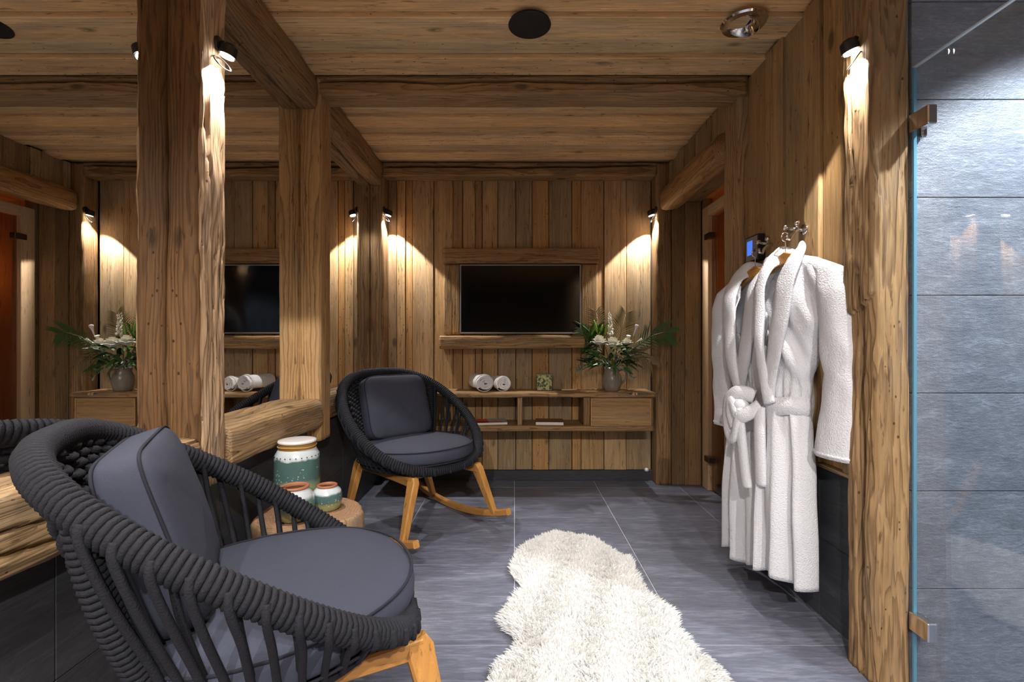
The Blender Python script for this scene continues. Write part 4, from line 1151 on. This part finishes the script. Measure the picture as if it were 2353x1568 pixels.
    lb.build('neck_tag', simple('tag_lilac', (0.55, 0.52, 0.6), 0.7), t, fixn=False)
    return t

def hanger(label, cy, cx, zt, ang):
    t = thing('coat_hanger', label, 'hanger', (cx, cy, zt), 0, 'hangers under the robes')
    t.rotation_euler = (0, 0, PI / 2 + ang)
    mb = MB()
    pts = [(-0.19, 0.0, -0.085), (-0.12, 0.002, -0.045), (-0.05, 0.006, -0.008), (0, 0.008, 0.006), (0.05, 0.006, -0.008), (0.12, 0.002, -0.045), (0.19, 0.0, -0.085)]
    mb.sweep(pts, [.018] * 7, [.020, .030, .040, .046, .040, .030, .020], (0, 1, 0)); sharp(mb.build('shoulder_bar', teak['x'], t))
    mb = MB(); a = [(0, 0.008, 0.02), (0, 0.008, 0.065)]
    for k in range(11):
        an = -PI / 2 + k * 1.25 * PI / 10
        a.append((0, 0.008 + 0.018 + 0.018 * math.cos(an + PI) * 1.0 * -1 - 0.018, 0.088 + 0.018 * math.sin(an)))
    mb.tube(a, 0.002, 8); mb.build('hook', chrome, t)
    return t

ROB1 = dict(cy=1.885, cx=1.072, ztop=1.392)
ROB2 = dict(cy=2.150, cx=1.086, ztop=1.378)
robe('nearer white terry bathrobe with a bow-tied belt, next to the cracked post', seed=1.0, ang=0.14, lw=0.66, **ROB1)
robe('farther white terry bathrobe, half hidden behind the nearer robe', seed=4.2, bow=False, ang=0.15, lsc=1.08, **ROB2)
hanger('wooden hanger inside the nearer robe', ROB1['cy'], ROB1['cx'], ROB1['ztop'] - 0.012, 0.14)
hanger('wooden hanger inside the farther robe', ROB2['cy'], ROB2['cx'], ROB2['ztop'] - 0.012, 0.15)
hook('chrome hook holding the nearer robe', 1.895, 1.490)
hook('chrome hook holding the farther robe', 2.135, 1.480, 1.162)

# ------------------------------------------------------------------ rocking chairs
def catmull(path, per=6, closed=False):
    P_ = [Vector(p) for p in path]; m = len(P_); out = []
    rng = m if closed else m - 1
    for i in range(rng):
        if closed: p0, p1, p2, p3 = P_[i - 1], P_[i], P_[(i + 1) % m], P_[(i + 2) % m]
        else: p0, p1, p2, p3 = P_[max(i - 1, 0)], P_[i], P_[i + 1], P_[min(i + 2, m - 1)]
        for j in range(per):
            f = j / per
            out.append(0.5 * ((2 * p1) + (p2 - p0) * f + (2 * p0 - 5 * p1 + 4 * p2 - p3) * f * f + (3 * p1 - p0 - 3 * p2 + p3) * f ** 3))
    if not closed: out.append(P_[-1])
    return out

RIM_A, RIM_B, ZF, ZB = 0.341, 0.387, 0.374, 0.858
def rim(phi):
    c, s = math.cos(phi), math.sin(phi)
    k = (1 - c) / 2
    x = RIM_A * c if c > 0 else 0.365 * c
    yv = RIM_B * math.copysign(abs(s) ** 0.71, s)
    z = ZF + (ZB - ZF) * (k ** 1.02)
    return Vector((x, yv, z))
def base(phi):
    return Vector((0.02 + (0.285 if math.cos(phi) > 0 else 0.24) * math.cos(phi), 0.29 * math.copysign(abs(math.sin(phi)) ** .9, math.sin(phi)), 0.368))

def helix(path, core, rr, pitch, n_per=9, closed=True):
    """a rope wound round a path"""
    m = len(path)
    seg = [(path[(i + 1) % m] - path[i]).length for i in range(m if closed else m - 1)]
    total = sum(seg); turns = int(total / pitch); N_ = turns * n_per
    # frames
    tang = []; nor = []
    prev = None
    for i in range(m):
        t = ((path[(i + 1) % m] - path[i - 1]) if closed else (path[min(i + 1, m - 1)] - path[max(i - 1, 0)])).normalized()
        if prev is None: a = Vector((0, 0, 1)); prev = (a - t * a.dot(t)).normalized()
        else: prev = (prev - t * prev.dot(t)).normalized()
        tang.append(t); nor.append(prev.copy())
    cum = [0]
    for s in seg: cum.append(cum[-1] + s)
    out = []; k = 0
    for i in range(N_ + (0 if closed else 1)):
        d = total * i / N_
        while k < len(seg) - 1 and cum[k + 1] < d: k += 1
        f = (d - cum[k]) / seg[k]; j = (k + 1) % m
        p = path[k].lerp(path[j], f); nn = nor[k].lerp(nor[j] if (not closed or j) else nor[k], f).normalized(); tt = tang[k]
        b = tt.cross(nn)
        a = 2 * PI * i / n_per
        out.append(p + nn * (math.cos(a) * core) + b * (math.sin(a) * core))
    return out

def superpillow(hx, hy, hz, e1=0.35, e2=0.55, n=40, m=18, puff=0.0, seed=0.0, wr=0.004):
    """rounded cushion solid in xy with thickness hz"""
    rows = []
    for i in range(m + 1):
        v = -PI / 2 + PI * i / m
        cv, sv = math.cos(v), math.sin(v)
        cz = math.copysign(abs(sv) ** e2, sv); cr = abs(cv) ** e2
        row = []
        for k in range(n):
            a = 2 * PI * k / n
            c, s = math.cos(a), math.sin(a)
            x = hx * cr * math.copysign(abs(c) ** e1, c); yv = hy * cr * math.copysign(abs(s) ** e1, s)
            z = hz * cz * (1 + puff * (1 - (x / hx) ** 2) * (1 - (yv / hy) ** 2))
            w = wr * noise.noise((x * 9 + seed, yv * 9, z * 9)) + wr * .6 * noise.noise((x * 22, yv * 22 + seed, z * 14))
            row.append((x, yv, z + w))
        rows.append(row)
    return rows

def make_chair(label, loc, rz, seed):
    t = thing('rocking_chair', label, 'chair', loc, rz, 'rope rocking chairs')
    # padded rim wound with rope
    path = [rim(2 * PI * i / 120) for i in range(120)]
    mb = MB(); mb.tube(path, 0.022, 12, closed=True); r_ = mb.build('rim', rope_m, t)
    mb = MB(); mb.tube(helix(path, 0.0235, 0.0072, 0.0130, 10), 0.0073, 6, closed=True); mb.build('wound_rope', rope_m, r_, fixn=False)
    # lower ring
    bp = [base(2 * PI * i / 80) for i in range(80)]
    mb = MB(); mb.tube(bp, 0.013, 10, closed=True); mb.build('seat_ring', rope_m, t)
    # rope-wound stiles at both sides of the back
    SB = math.radians(46)
    for s in (-1, 1):
        ph = PI + s * SB
        a = rim(ph); b = base(ph); mid = a.lerp(b, 0.5) + (a - Vector((0, 0, a.z))).normalized() * 0.022
        pth = catmull([a, a.lerp(b, .25) + (mid - a.lerp(b, .5)) * .8, mid, a.lerp(b, .75) + (mid - a.lerp(b, .5)) * .7, b], 8)
        mb = MB(); mb.tube(pth, 0.017, 10); st = mb.build('back_stile', rope_m, t)
        mb = MB(); mb.tube(helix(pth, 0.020, 0.007, 0.0130, 10, closed=False), 0.0073, 6); mb.build('wound_rope', rope_m, st, fixn=False)
    # vertical ropes on the sides and front
    lim = PI - SB - 0.10
    NS = 33
    for i in range(NS):
        ph = -lim + 2 * lim * i / (NS - 1)
        a = rim(ph); b = base(ph * 0.98)
        out = Vector((math.cos(ph), math.sin(ph), 0))
        dd = (a - b).length
        rr = random.Random(i * 7 + int(seed * 13))
        pts = [a + out * 0.024 + Vector((0, 0, 0.012)), a + out * 0.026 - Vector((0, 0, 0.02)), a.lerp(b, .35) + out * (0.020 + 0.03 * dd) + Vector((rr.uniform(-.004, .004), rr.uniform(-.004, .004), 0)), a.lerp(b, .7) + out * 0.016, b + out * 0.012]
        mb = MB(); mb.tube(catmull(pts, 4), 0.0078, 7, flat=0.8); mb.build('side_rope', rope_m, t, fixn=False)
        pts = [a - out * 0.020, a.lerp(b, .3) + out * 0.004, a.lerp(b, .7) + out * 0.004, b - out * 0.004]
        if i % 2 == 0 and abs(ph) > 0.9:
            mb = MB(); mb.tube(catmull(pts, 4), 0.0070, 6); mb.build('side_rope', rope_m, t, fixn=False)
    # woven back: each horizontal rope snakes in front of and behind the warp
    NR = 24; NW = 26
    for r in range(NR):
        v = 0.05 + 0.90 * r / (NR - 1)
        pts = []
        for i in range(NW * 6 + 1):
            u = i / (NW * 6)
            ph = PI - SB + 2 * SB * u
            a = rim(ph); b = base(ph)
            out = Vector((math.cos(ph), math.sin(ph), 0))
            p = a.lerp(b, v) + out * 0.0 * math.sin(PI * v)
            w = math.sin(u * NW * PI + (r % 2) * PI)
            pts.append(p + out * (0.0105 * math.copysign(abs(w) ** .7, w)) + Vector((0, 0, 0.002 * w)))
        mb = MB(); mb.tube(pts, 0.0098, 6, flat=1.0); mb.build('back_rope', rope_m, t, fixn=False)
    # seat panel
    mb = MB(); rows = []
    for q in (0.0, 0.5, 1.0):
        rows.append([Vector((0.02, 0, 0.368)).lerp(base(2 * PI * i / 48), max(q, .02)) for i in range(48)])
    mb.grid(rows, wrap=True); sp_ = mb.build('seat_panel', rope_m, t, fixn=False)
    sm = sp_.modifiers.new('thickness', 'SOLIDIFY'); sm.thickness = 0.012
    # seat cushion: straight at the back, round in front
    rows = []
    m = 22; n = 72; H = 0.055
    for i in range(m + 1):
        v = -PI / 2 + PI * i / m; sv, cv = math.sin(v), math.cos(v)
        cz = math.copysign(abs(sv) ** 0.6, sv); cr = abs(cv) ** 0.42
        row = []
        for k in range(n):
            a = 2 * PI * k / n; c, s = math.cos(a), math.sin(a)
            e = 1.0 if c > 0 else 0.6
            x = 0.355 * cr * c if c > 0 else -0.24 * cr * abs(c) ** .6
            yv = 0.325 * cr * math.copysign(abs(s) ** (0.85 if c > 0 else .7), s) * (1.0 if c > 0 else 1 - 0.10 * abs(c))
            z = H * cz + 0.014 * (1 - (x / .36) ** 2) * (1 - (yv / .33) ** 2) * (1 if sv > 0 else 0)
            z += 0.003 * noise.noise((x * 8 + seed, yv * 8, sv)) + 0.0016 * noise.noise((x * 24 + seed, yv * 24, sv * 3))
            row.append((x, yv, z))
        rows.append(row)
    mb = MB(); mb.grid(rows, wrap=True)
    sc_ = mb.build('seat_cushion', fabric_m, t, (0.02, 0, 0.43)); sc_.rotation_euler = (0, -0.045, 0)
    def outline(k_, z, sc=1.0):
        o = []
        for k in range(n):
            a = 2 * PI * k / n; c, s = math.cos(a), math.sin(a)
            x = 0.355 * c if c > 0 else -0.24 * abs(c) ** .6
            yv = 0.325 * math.copysign(abs(s) ** (0.85 if c > 0 else .7), s) * (1.0 if c > 0 else 1 - 0.10 * abs(c))
            o.append(Vector((x * sc, yv * sc, z)))
        return o
    mb = MB(); mb.tube(outline(0, 0.036, 0.985), 0.0035, 6, closed=True); mb.tube(outline(0, -0.036, 0.985), 0.0035, 6, closed=True); mb.build('piping', piping_m, sc_)
    # back cushion: boxed pillow leaning on the weave
    HX, HY, HZ = 0.212, 0.190, 0.060
    rows = superpillow(HX, HY, HZ, 0.28, 0.42, 56, 20, 0.18, seed, 0.006)
    mb = MB(); mb.grid(rows, wrap=True)
    bc = mb.build('back_cushion', fabric_m, t, (-0.178, 0, 0.660))
    # local x -> chair y, local y -> up, local z -> forward, leaning back
    M = Matrix(((0, 0, 1), (1, 0, 0), (0, 1, 0))).to_4x4()
    bc.rotation_euler = (Matrix.Rotation(-0.31, 4, 'Y') @ M).to_euler()
    for zz in (-1, 1):
        o = []
        for k in range(56):
            a = 2 * PI * k / 56; c, s = math.cos(a), math.sin(a)
            o.append((HX * .985 * math.copysign(abs(c) ** .28, c), HY * .985 * math.copysign(abs(s) ** .28, s), zz * HZ * .62))
        mb = MB(); mb.tube(o, 0.0035, 6, closed=True); mb.build('piping', piping_m, bc)
    # timber base: arms out to the corners, splayed legs, rockers
    for sx in (1, -1):
        for sy in (1, -1):
            top = Vector((0.338 if sx > 0 else -0.235, sy * 0.215, 0.335)); foot = Vector((0.385 if sx > 0 else -0.215, sy * 0.305, 0.060 if sx > 0 else 0.032))
            mb = MB(); mb.sweep([top + Vector((-.006 * sx, -sy * .006, .024)), top, top.lerp(foot, .25), top.lerp(foot, .7), foot], [.036, .038, .038, .034, .030], [.046, .066, .058, .044, .034], (0, 1, 0))
            sharp(mb.build('leg', teak['z'], t))
        xr = 0.20 if sx > 0 else -0.16
        mb = MB(); mb.sweep([(xr, -.205, .332), (xr, 0, .330), (xr, .205, .332)], [.034] * 3, [.040] * 3, (1, 0, 0))
        sharp(mb.build('cross_rail', teak['y'], t))
    for sy in (1, -1):
        mb = MB(); mb.sweep([(-.245, sy * .212, .334), (0, sy * .200, .330), (.20, sy * .205, .332), (.345, sy * .213, .338)], [.036] * 4, [.046, .042, .044, .050], (0, 1, 0)); sharp(mb.build('side_rail', teak['x'], t))
        pts = []
        for i in range(29):
            x = -0.42 + 0.92 * i / 28
            pts.append((x, sy * .305, 0.0185 + 1.55 - math.sqrt(1.55 ** 2 - x * x)))
        mb = MB(); mb.sweep(pts, [.034] * 29, [.036] * 29, (0, 1, 0)); sharp(mb.build('rocker', teak['x'], t))
    return t

make_chair('far black rope rocking chair with charcoal cushions, near the back wall', (-0.602, 2.83, 0), -0.783, 1.0)
make_chair('near black rope rocking chair seen from its side, in the foreground', (-0.626, 1.161, 0), 0.505, 2.0)

# ------------------------------------------------------------------ stump table and jars
st = thing('stump_table', 'low tree stump table with bark edge between the rocking chairs', 'table', (-0.795, 1.85, 0))
mb = MB(); rows = []; n = 72
def stump_r(a, z): return 0.198 * (1 + 0.05 * math.sin(3 * a + .6) + 0.035 * math.sin(5 * a + 2) + 0.02 * noise.noise((math.cos(a) * 6, math.sin(a) * 6, z * 5)) + 0.012 * noise.noise((math.cos(a) * 22, math.sin(a) * 22, z * 16)))
for z in [0.0, .03, .08, .13, .18, .23, .28, .33, .37, .390, .398, .400]:
    k = 1.0 if z < .385 else (0.985 if z < .395 else (0.965 if z < .399 else .94))
    rows.append([(stump_r(2 * PI * i / n, z) * k * (1 + .03 * (1 - z / .4)) * math.cos(2 * PI * i / n), stump_r(2 * PI * i / n, z) * k * math.sin(2 * PI * i / n), z) for i in range(n)])
mb.grid(rows, wrap=True); mb.f.append(tuple(range(n)))
mb.build('trunk', stump_side, st)
mb = MB(); rows = []
for q in (1.0, .8, .6, .4, .2, .03):
    rows.append([(stump_r(2 * PI * i / n, .4) * .94 * q * math.cos(2 * PI * i / n), stump_r(2 * PI * i / n, .4) * .94 * q * math.sin(2 * PI * i / n), .400 + 0.0015 * noise.noise((i * .4, q * 5, 0))) for i in range(n)])
mb.grid(rows, wrap=True)
mb.build('cut_top', wood('stump_end_grain', 'z', (0.46, 0.275, 0.16), (0.36, 0.20, 0.11), (0.16, 0.075, 0.04), period=0.012, ring=0.65, bump=0.25, tint=False, knots=False, offc=0.01, weather=0.3), st, fixn=False)

def jar(label, x, y, prof, h, mats, rim_prof, rim_mat, extra=None):
    t = thing('ceramic_jar', label, 'jar', (x, y, 0.4008), 0, 'ceramic jars on the stump')
    mb = MB(); mb.lathe(prof, 48); mb.build('body', mats, t)
    mb = MB(); mb.lathe(rim_prof + ([rim_prof[0]] if rim_prof[0][0] > 0 else []), 48, caps=rim_prof[0][0] == 0); mb.build('rim', rim_mat, t)
    if rim_prof[0][0] > 0:
        r0, z0_ = rim_prof[0]
        mb = MB(); mb.lathe([(r0 + .002, z0_ + .004), (r0 * 1.30, z0_ * .72), (r0 * 1.32, z0_ * .5), (r0 * .9, z0_ * .2), (0.001, z0_ * .16)], 40, caps=False); mb.build('interior', terracotta_in, t, fixn=False)
    if extra: extra(t)
    return t
gz1 = glaze_mat('glaze_tall', 0.235, [(0.0, OLIVE_G), (0.36, OLIVE_G), (0.42, (.20, .27, .17)), (0.47, TEAL_G), (0.80, TEAL_G), (0.83, WHITE_G), (1.0, WHITE_G)])
gz2 = glaze_mat('glaze_bowl', 0.125, [(0.0, OLIVE_G), (0.25, OLIVE_G), (0.36, (.16, .23, .17)), (0.62, (.13, .23, .21)), (0.72, WHITE_G), (1.0, WHITE_G)])
gz3 = glaze_mat('glaze_small', 0.09, [(0.0, OLIVE_G), (0.30, OLIVE_G), (0.42, TEAL_G), (0.70, TEAL_G), (0.78, WHITE_G), (1.0, WHITE_G)])
def tall_extra(t):
    mb = MB(); mb.lathe([(0.0, 0.228), (0.070, 0.228), (0.0715, 0.238), (0.071, 0.250), (0.0, 0.250)], 48); sharp(mb.build('neck_band', gold_g, t))
    mb = MB(); mb.tube([(0.072 * math.cos(a), 0.072 * math.sin(a), 0.240 + .0015 * math.sin(3 * a)) for a in [2 * PI * i / 60 for i in range(60)]], 0.0022, 6, closed=True); mb.build('cord', simple('ochre_cord', (.5, .33, .12), .7), t)
    dm = simple('dark_hole', (0.01, 0.02, 0.02), .6)
    for i in range(26):
        a = 2 * PI * i / 26
        mb = MB(); mb.lathe([(0, -.0028), (.0028, 0), (0, .0028)], 8, (0, 0, 0))
        o = mb.build('dot', dm, t, (0.0845 * math.cos(a), 0.0845 * math.sin(a), 0.203))
jar('tall lidded green and white glazed jar at the back of the stump', -0.875, 1.935,
    [(0, 0), (0.078, 0), (0.084, 0.008), (0.087, 0.05), (0.0865, 0.14), (0.085, 0.19), (0.082, 0.208), (0.074, 0.222), (0.070, 0.230), (0, 0.230)], 0.235, gz1,
    [(0.0, 0.250), (0.066, 0.250), (0.072, 0.253), (0.0735, 0.257), (0.071, 0.262), (0.055, 0.264), (0.0, 0.2645)], white_g, tall_extra)
jar('wide open bowl-shaped jar with terracotta rim, nearest on the stump', -0.812, 1.775,
    [(0, 0), (0.046, 0), (0.056, 0.010), (0.069, 0.045), (0.070, 0.065), (0.064, 0.092), (0.050, 0.112), (0.046, 0.118), (0.042, 0.116), (0.058, 0.09), (0.063, 0.06), (0.05, 0.02), (0, 0.012)], 0.125, gz2,
    [(0.040, 0.112), (0.0475, 0.114), (0.051, 0.119), (0.049, 0.1245), (0.044, 0.126), (0.039, 0.122)], terracotta)
jar('smallest open jar with terracotta rim, at the right of the stump', -0.735, 1.885,
    [(0, 0), (0.040, 0), (0.049, 0.008), (0.056, 0.035), (0.056, 0.058), (0.050, 0.076), (0.038, 0.086), (0.034, 0.090), (0.031, 0.088), (0.045, 0.07), (0.05, 0.045), (0.04, 0.014), (0, 0.010)], 0.09, gz3,
    [(0.029, 0.086), (0.035, 0.087), (0.0385, 0.091), (0.037, 0.096), (0.033, 0.097), (0.028, 0.093)], terracotta)

# ------------------------------------------------------------------ sheepskin rug
def sheepskin():
    t = thing('sheepskin_rug', 'long white sheepskin rug lying on the slate floor', 'rug', (0.20, 1.75, 0))
    pix = [(1230, 1236), (1290, 1224), (1372, 1238), (1420, 1272), (1452, 1285), (1468, 1332), (1512, 1378), (1548, 1402), (1560, 1440), (1592, 1482), (1648, 1522), (1672, 1560)]
    pixl = [(1120, 1560), (1136, 1526), (1172, 1492), (1184, 1458), (1158, 1430), (1164, 1390), (1204, 1345), (1180, 1316), (1186, 1272)]
    def w2(p):
        d = (CAM_H - 0.03) * 1103 / (p[1] - 784); return ((p[0] - 1182) * d / 1103 - 0.20, d - 1.75)
    loop = [w2(p) for p in pix] + [(0.44, -0.40), (0.40, -0.52), (0.28, -0.60), (0.16, -0.57), (0.06, -0.60), (-0.08, -0.58), (-0.22, -0.52), (-0.30, -0.40)] + [w2(p) for p in pixl]
    # shrink a little: the wool hangs over the edge
    cx_, cy_ = 0.03, 0.08
    cm = catmull([(a, b, 0) for a, b in loop], 6, closed=True)
    poly = np.array([(p.x, p.y) for p in cm])
    def inside(px, py):
        x1, y1 = poly[:, 0], poly[:, 1]; x2, y2 = np.roll(x1, -1), np.roll(y1, -1)
        c = ((y1[None] > py[:, None]) != (y2[None] > py[:, None])) & (px[:, None] < (x2 - x1)[None] * (py[:, None] - y1[None]) / ((y2 - y1)[None] + 1e-12) + x1[None])
        return (c.sum(1) % 2) == 1
    def edist(px, py):
        return np.sqrt(((px[:, None] - poly[None, :, 0]) ** 2 + (py[:, None] - poly[None, :, 1]) ** 2).min(1))
    # hide: low thick pad following the outline
    n = len(poly); verts = []; faces = []
    for q, z in ((0.955, 0.002), (0.955, 0.006), (0.90, 0.016), (0.75, 0.026), (0.5, 0.030), (0.2, 0.031), (0.01, 0.031)):
        for a, b in poly: verts.append((cx_ + (a - cx_) * q, cy_ + (b - cy_) * q, z))
    for i in range(6):
        for k in range(n):
            l = (k + 1) % n; faces.append((i * n + k, i * n + l, (i + 1) * n + l, (i + 1) * n + k))
    faces.append(tuple(range(n)))
    mobj('hide', verts, faces, hide_m, t, (0, 0, 0), True, True)
    # fleece: tapered curly locks
    rng = np.random.default_rng(5)
    px = rng.uniform(poly[:, 0].min(), poly[:, 0].max(), 110000); py = rng.uniform(poly[:, 1].min(), poly[:, 1].max(), 110000)
    ok = inside(px, py); px, py = px[ok], py[ok]
    ed = edist(px, py); ok = ed > 0.006; px, py, ed = px[ok], py[ok], ed[ok]
    N_ = len(px)
    # tuft lumps
    cell = 0.028
    jit = np.sin(px * 63 + 3 * np.sin(py * 41)) * np.cos(py * 57 + 2 * np.sin(px * 37))
    z0 = np.clip(ed / 0.10, 0, 1) * 0.024 + 0.004
    hgt = 0.030 + 0.010 * jit + rng.uniform(-.006, .008, N_)
    hgt *= np.clip(0.62 + ed / 0.08, 0, 1)
    # lean: outward near the edge, plus swirling noise
    gx = px - (cx_ + (px - cx_) * .9); gy = py - (cy_ + (py - cy_) * .9)
    g = np.sqrt((px - cx_) ** 2 + (py - cy_) ** 2) + 1e-6
    ow = np.clip(1 - ed / 0.09, 0, 1)
    ang = rng.uniform(0, 2 * np.pi, N_)
    lx = (px - cx_) / g * ow * 1.0 + 0.55 * np.cos(ang) + 0.35 * np.sin(py * 30 + px * 11); ly = (py - cy_) / g * ow * 1.0 + 0.55 * np.sin(ang) + 0.35 * np.cos(px * 33 - py * 9)
    lean = 0.022
    wid = rng.uniform(0.0022, 0.0040, N_)
    wa = rng.uniform(0, np.pi, N_); wx, wy = np.cos(wa) * wid, np.sin(wa) * wid
    V = np.zeros((N_, 7, 3)); 
    for j, (f, wf, lf) in enumerate(((0.0, 1.0, 0.0), (0.45, 1.0, .30), (0.82, .7, .75))):
        bx_, by_, bz_ = px + lx * lean * lf, py + ly * lean * lf, z0 + hgt * (f - 0.12 * lf)
        V[:, 2 * j, 0] = bx_ - wx * wf; V[:, 2 * j, 1] = by_ - wy * wf; V[:, 2 * j, 2] = bz_
        V[:, 2 * j + 1, 0] = bx_ + wx * wf; V[:, 2 * j + 1, 1] = by_ + wy * wf; V[:, 2 * j + 1, 2] = bz_
    V[:, 6, 0] = px + lx * lean * 1.1; V[:, 6, 1] = py + ly * lean * 1.1; V[:, 6, 2] = z0 + hgt * 0.86
    V[:, :, 2] = np.maximum(V[:, :, 2], 0.002)
    b0 = (np.arange(N_) * 7)[:, None]
    T = np.concatenate([b0 + np.array([[0, 1, 3]]), b0 + np.array([[0, 3, 2]]), b0 + np.array([[2, 3, 5]]), b0 + np.array([[2, 5, 4]]), b0 + np.array([[4, 5, 6]])], 1).reshape(-1)
    me = bpy.data.meshes.new('fleece')
    me.vertices.add(N_ * 7); me.vertices.foreach_set('co', V.reshape(-1))
    nf = N_ * 5
    me.loops.add(nf * 3); me.loops.foreach_set('vertex_index', T.astype(np.int32))
    me.polygons.add(nf); me.polygons.foreach_set('loop_start', np.arange(0, nf * 3, 3, dtype=np.int32)); me.polygons.foreach_set('loop_total', np.full(nf, 3, dtype=np.int32))
    me.polygons.foreach_set('use_smooth', np.ones(nf, dtype=bool))
    me.update(calc_edges=True); me.materials.append(fleece_m)
    o = bpy.data.objects.new('fleece', me); link(o, t); o['kind'] = 'stuff'
    return t
sheepskin()
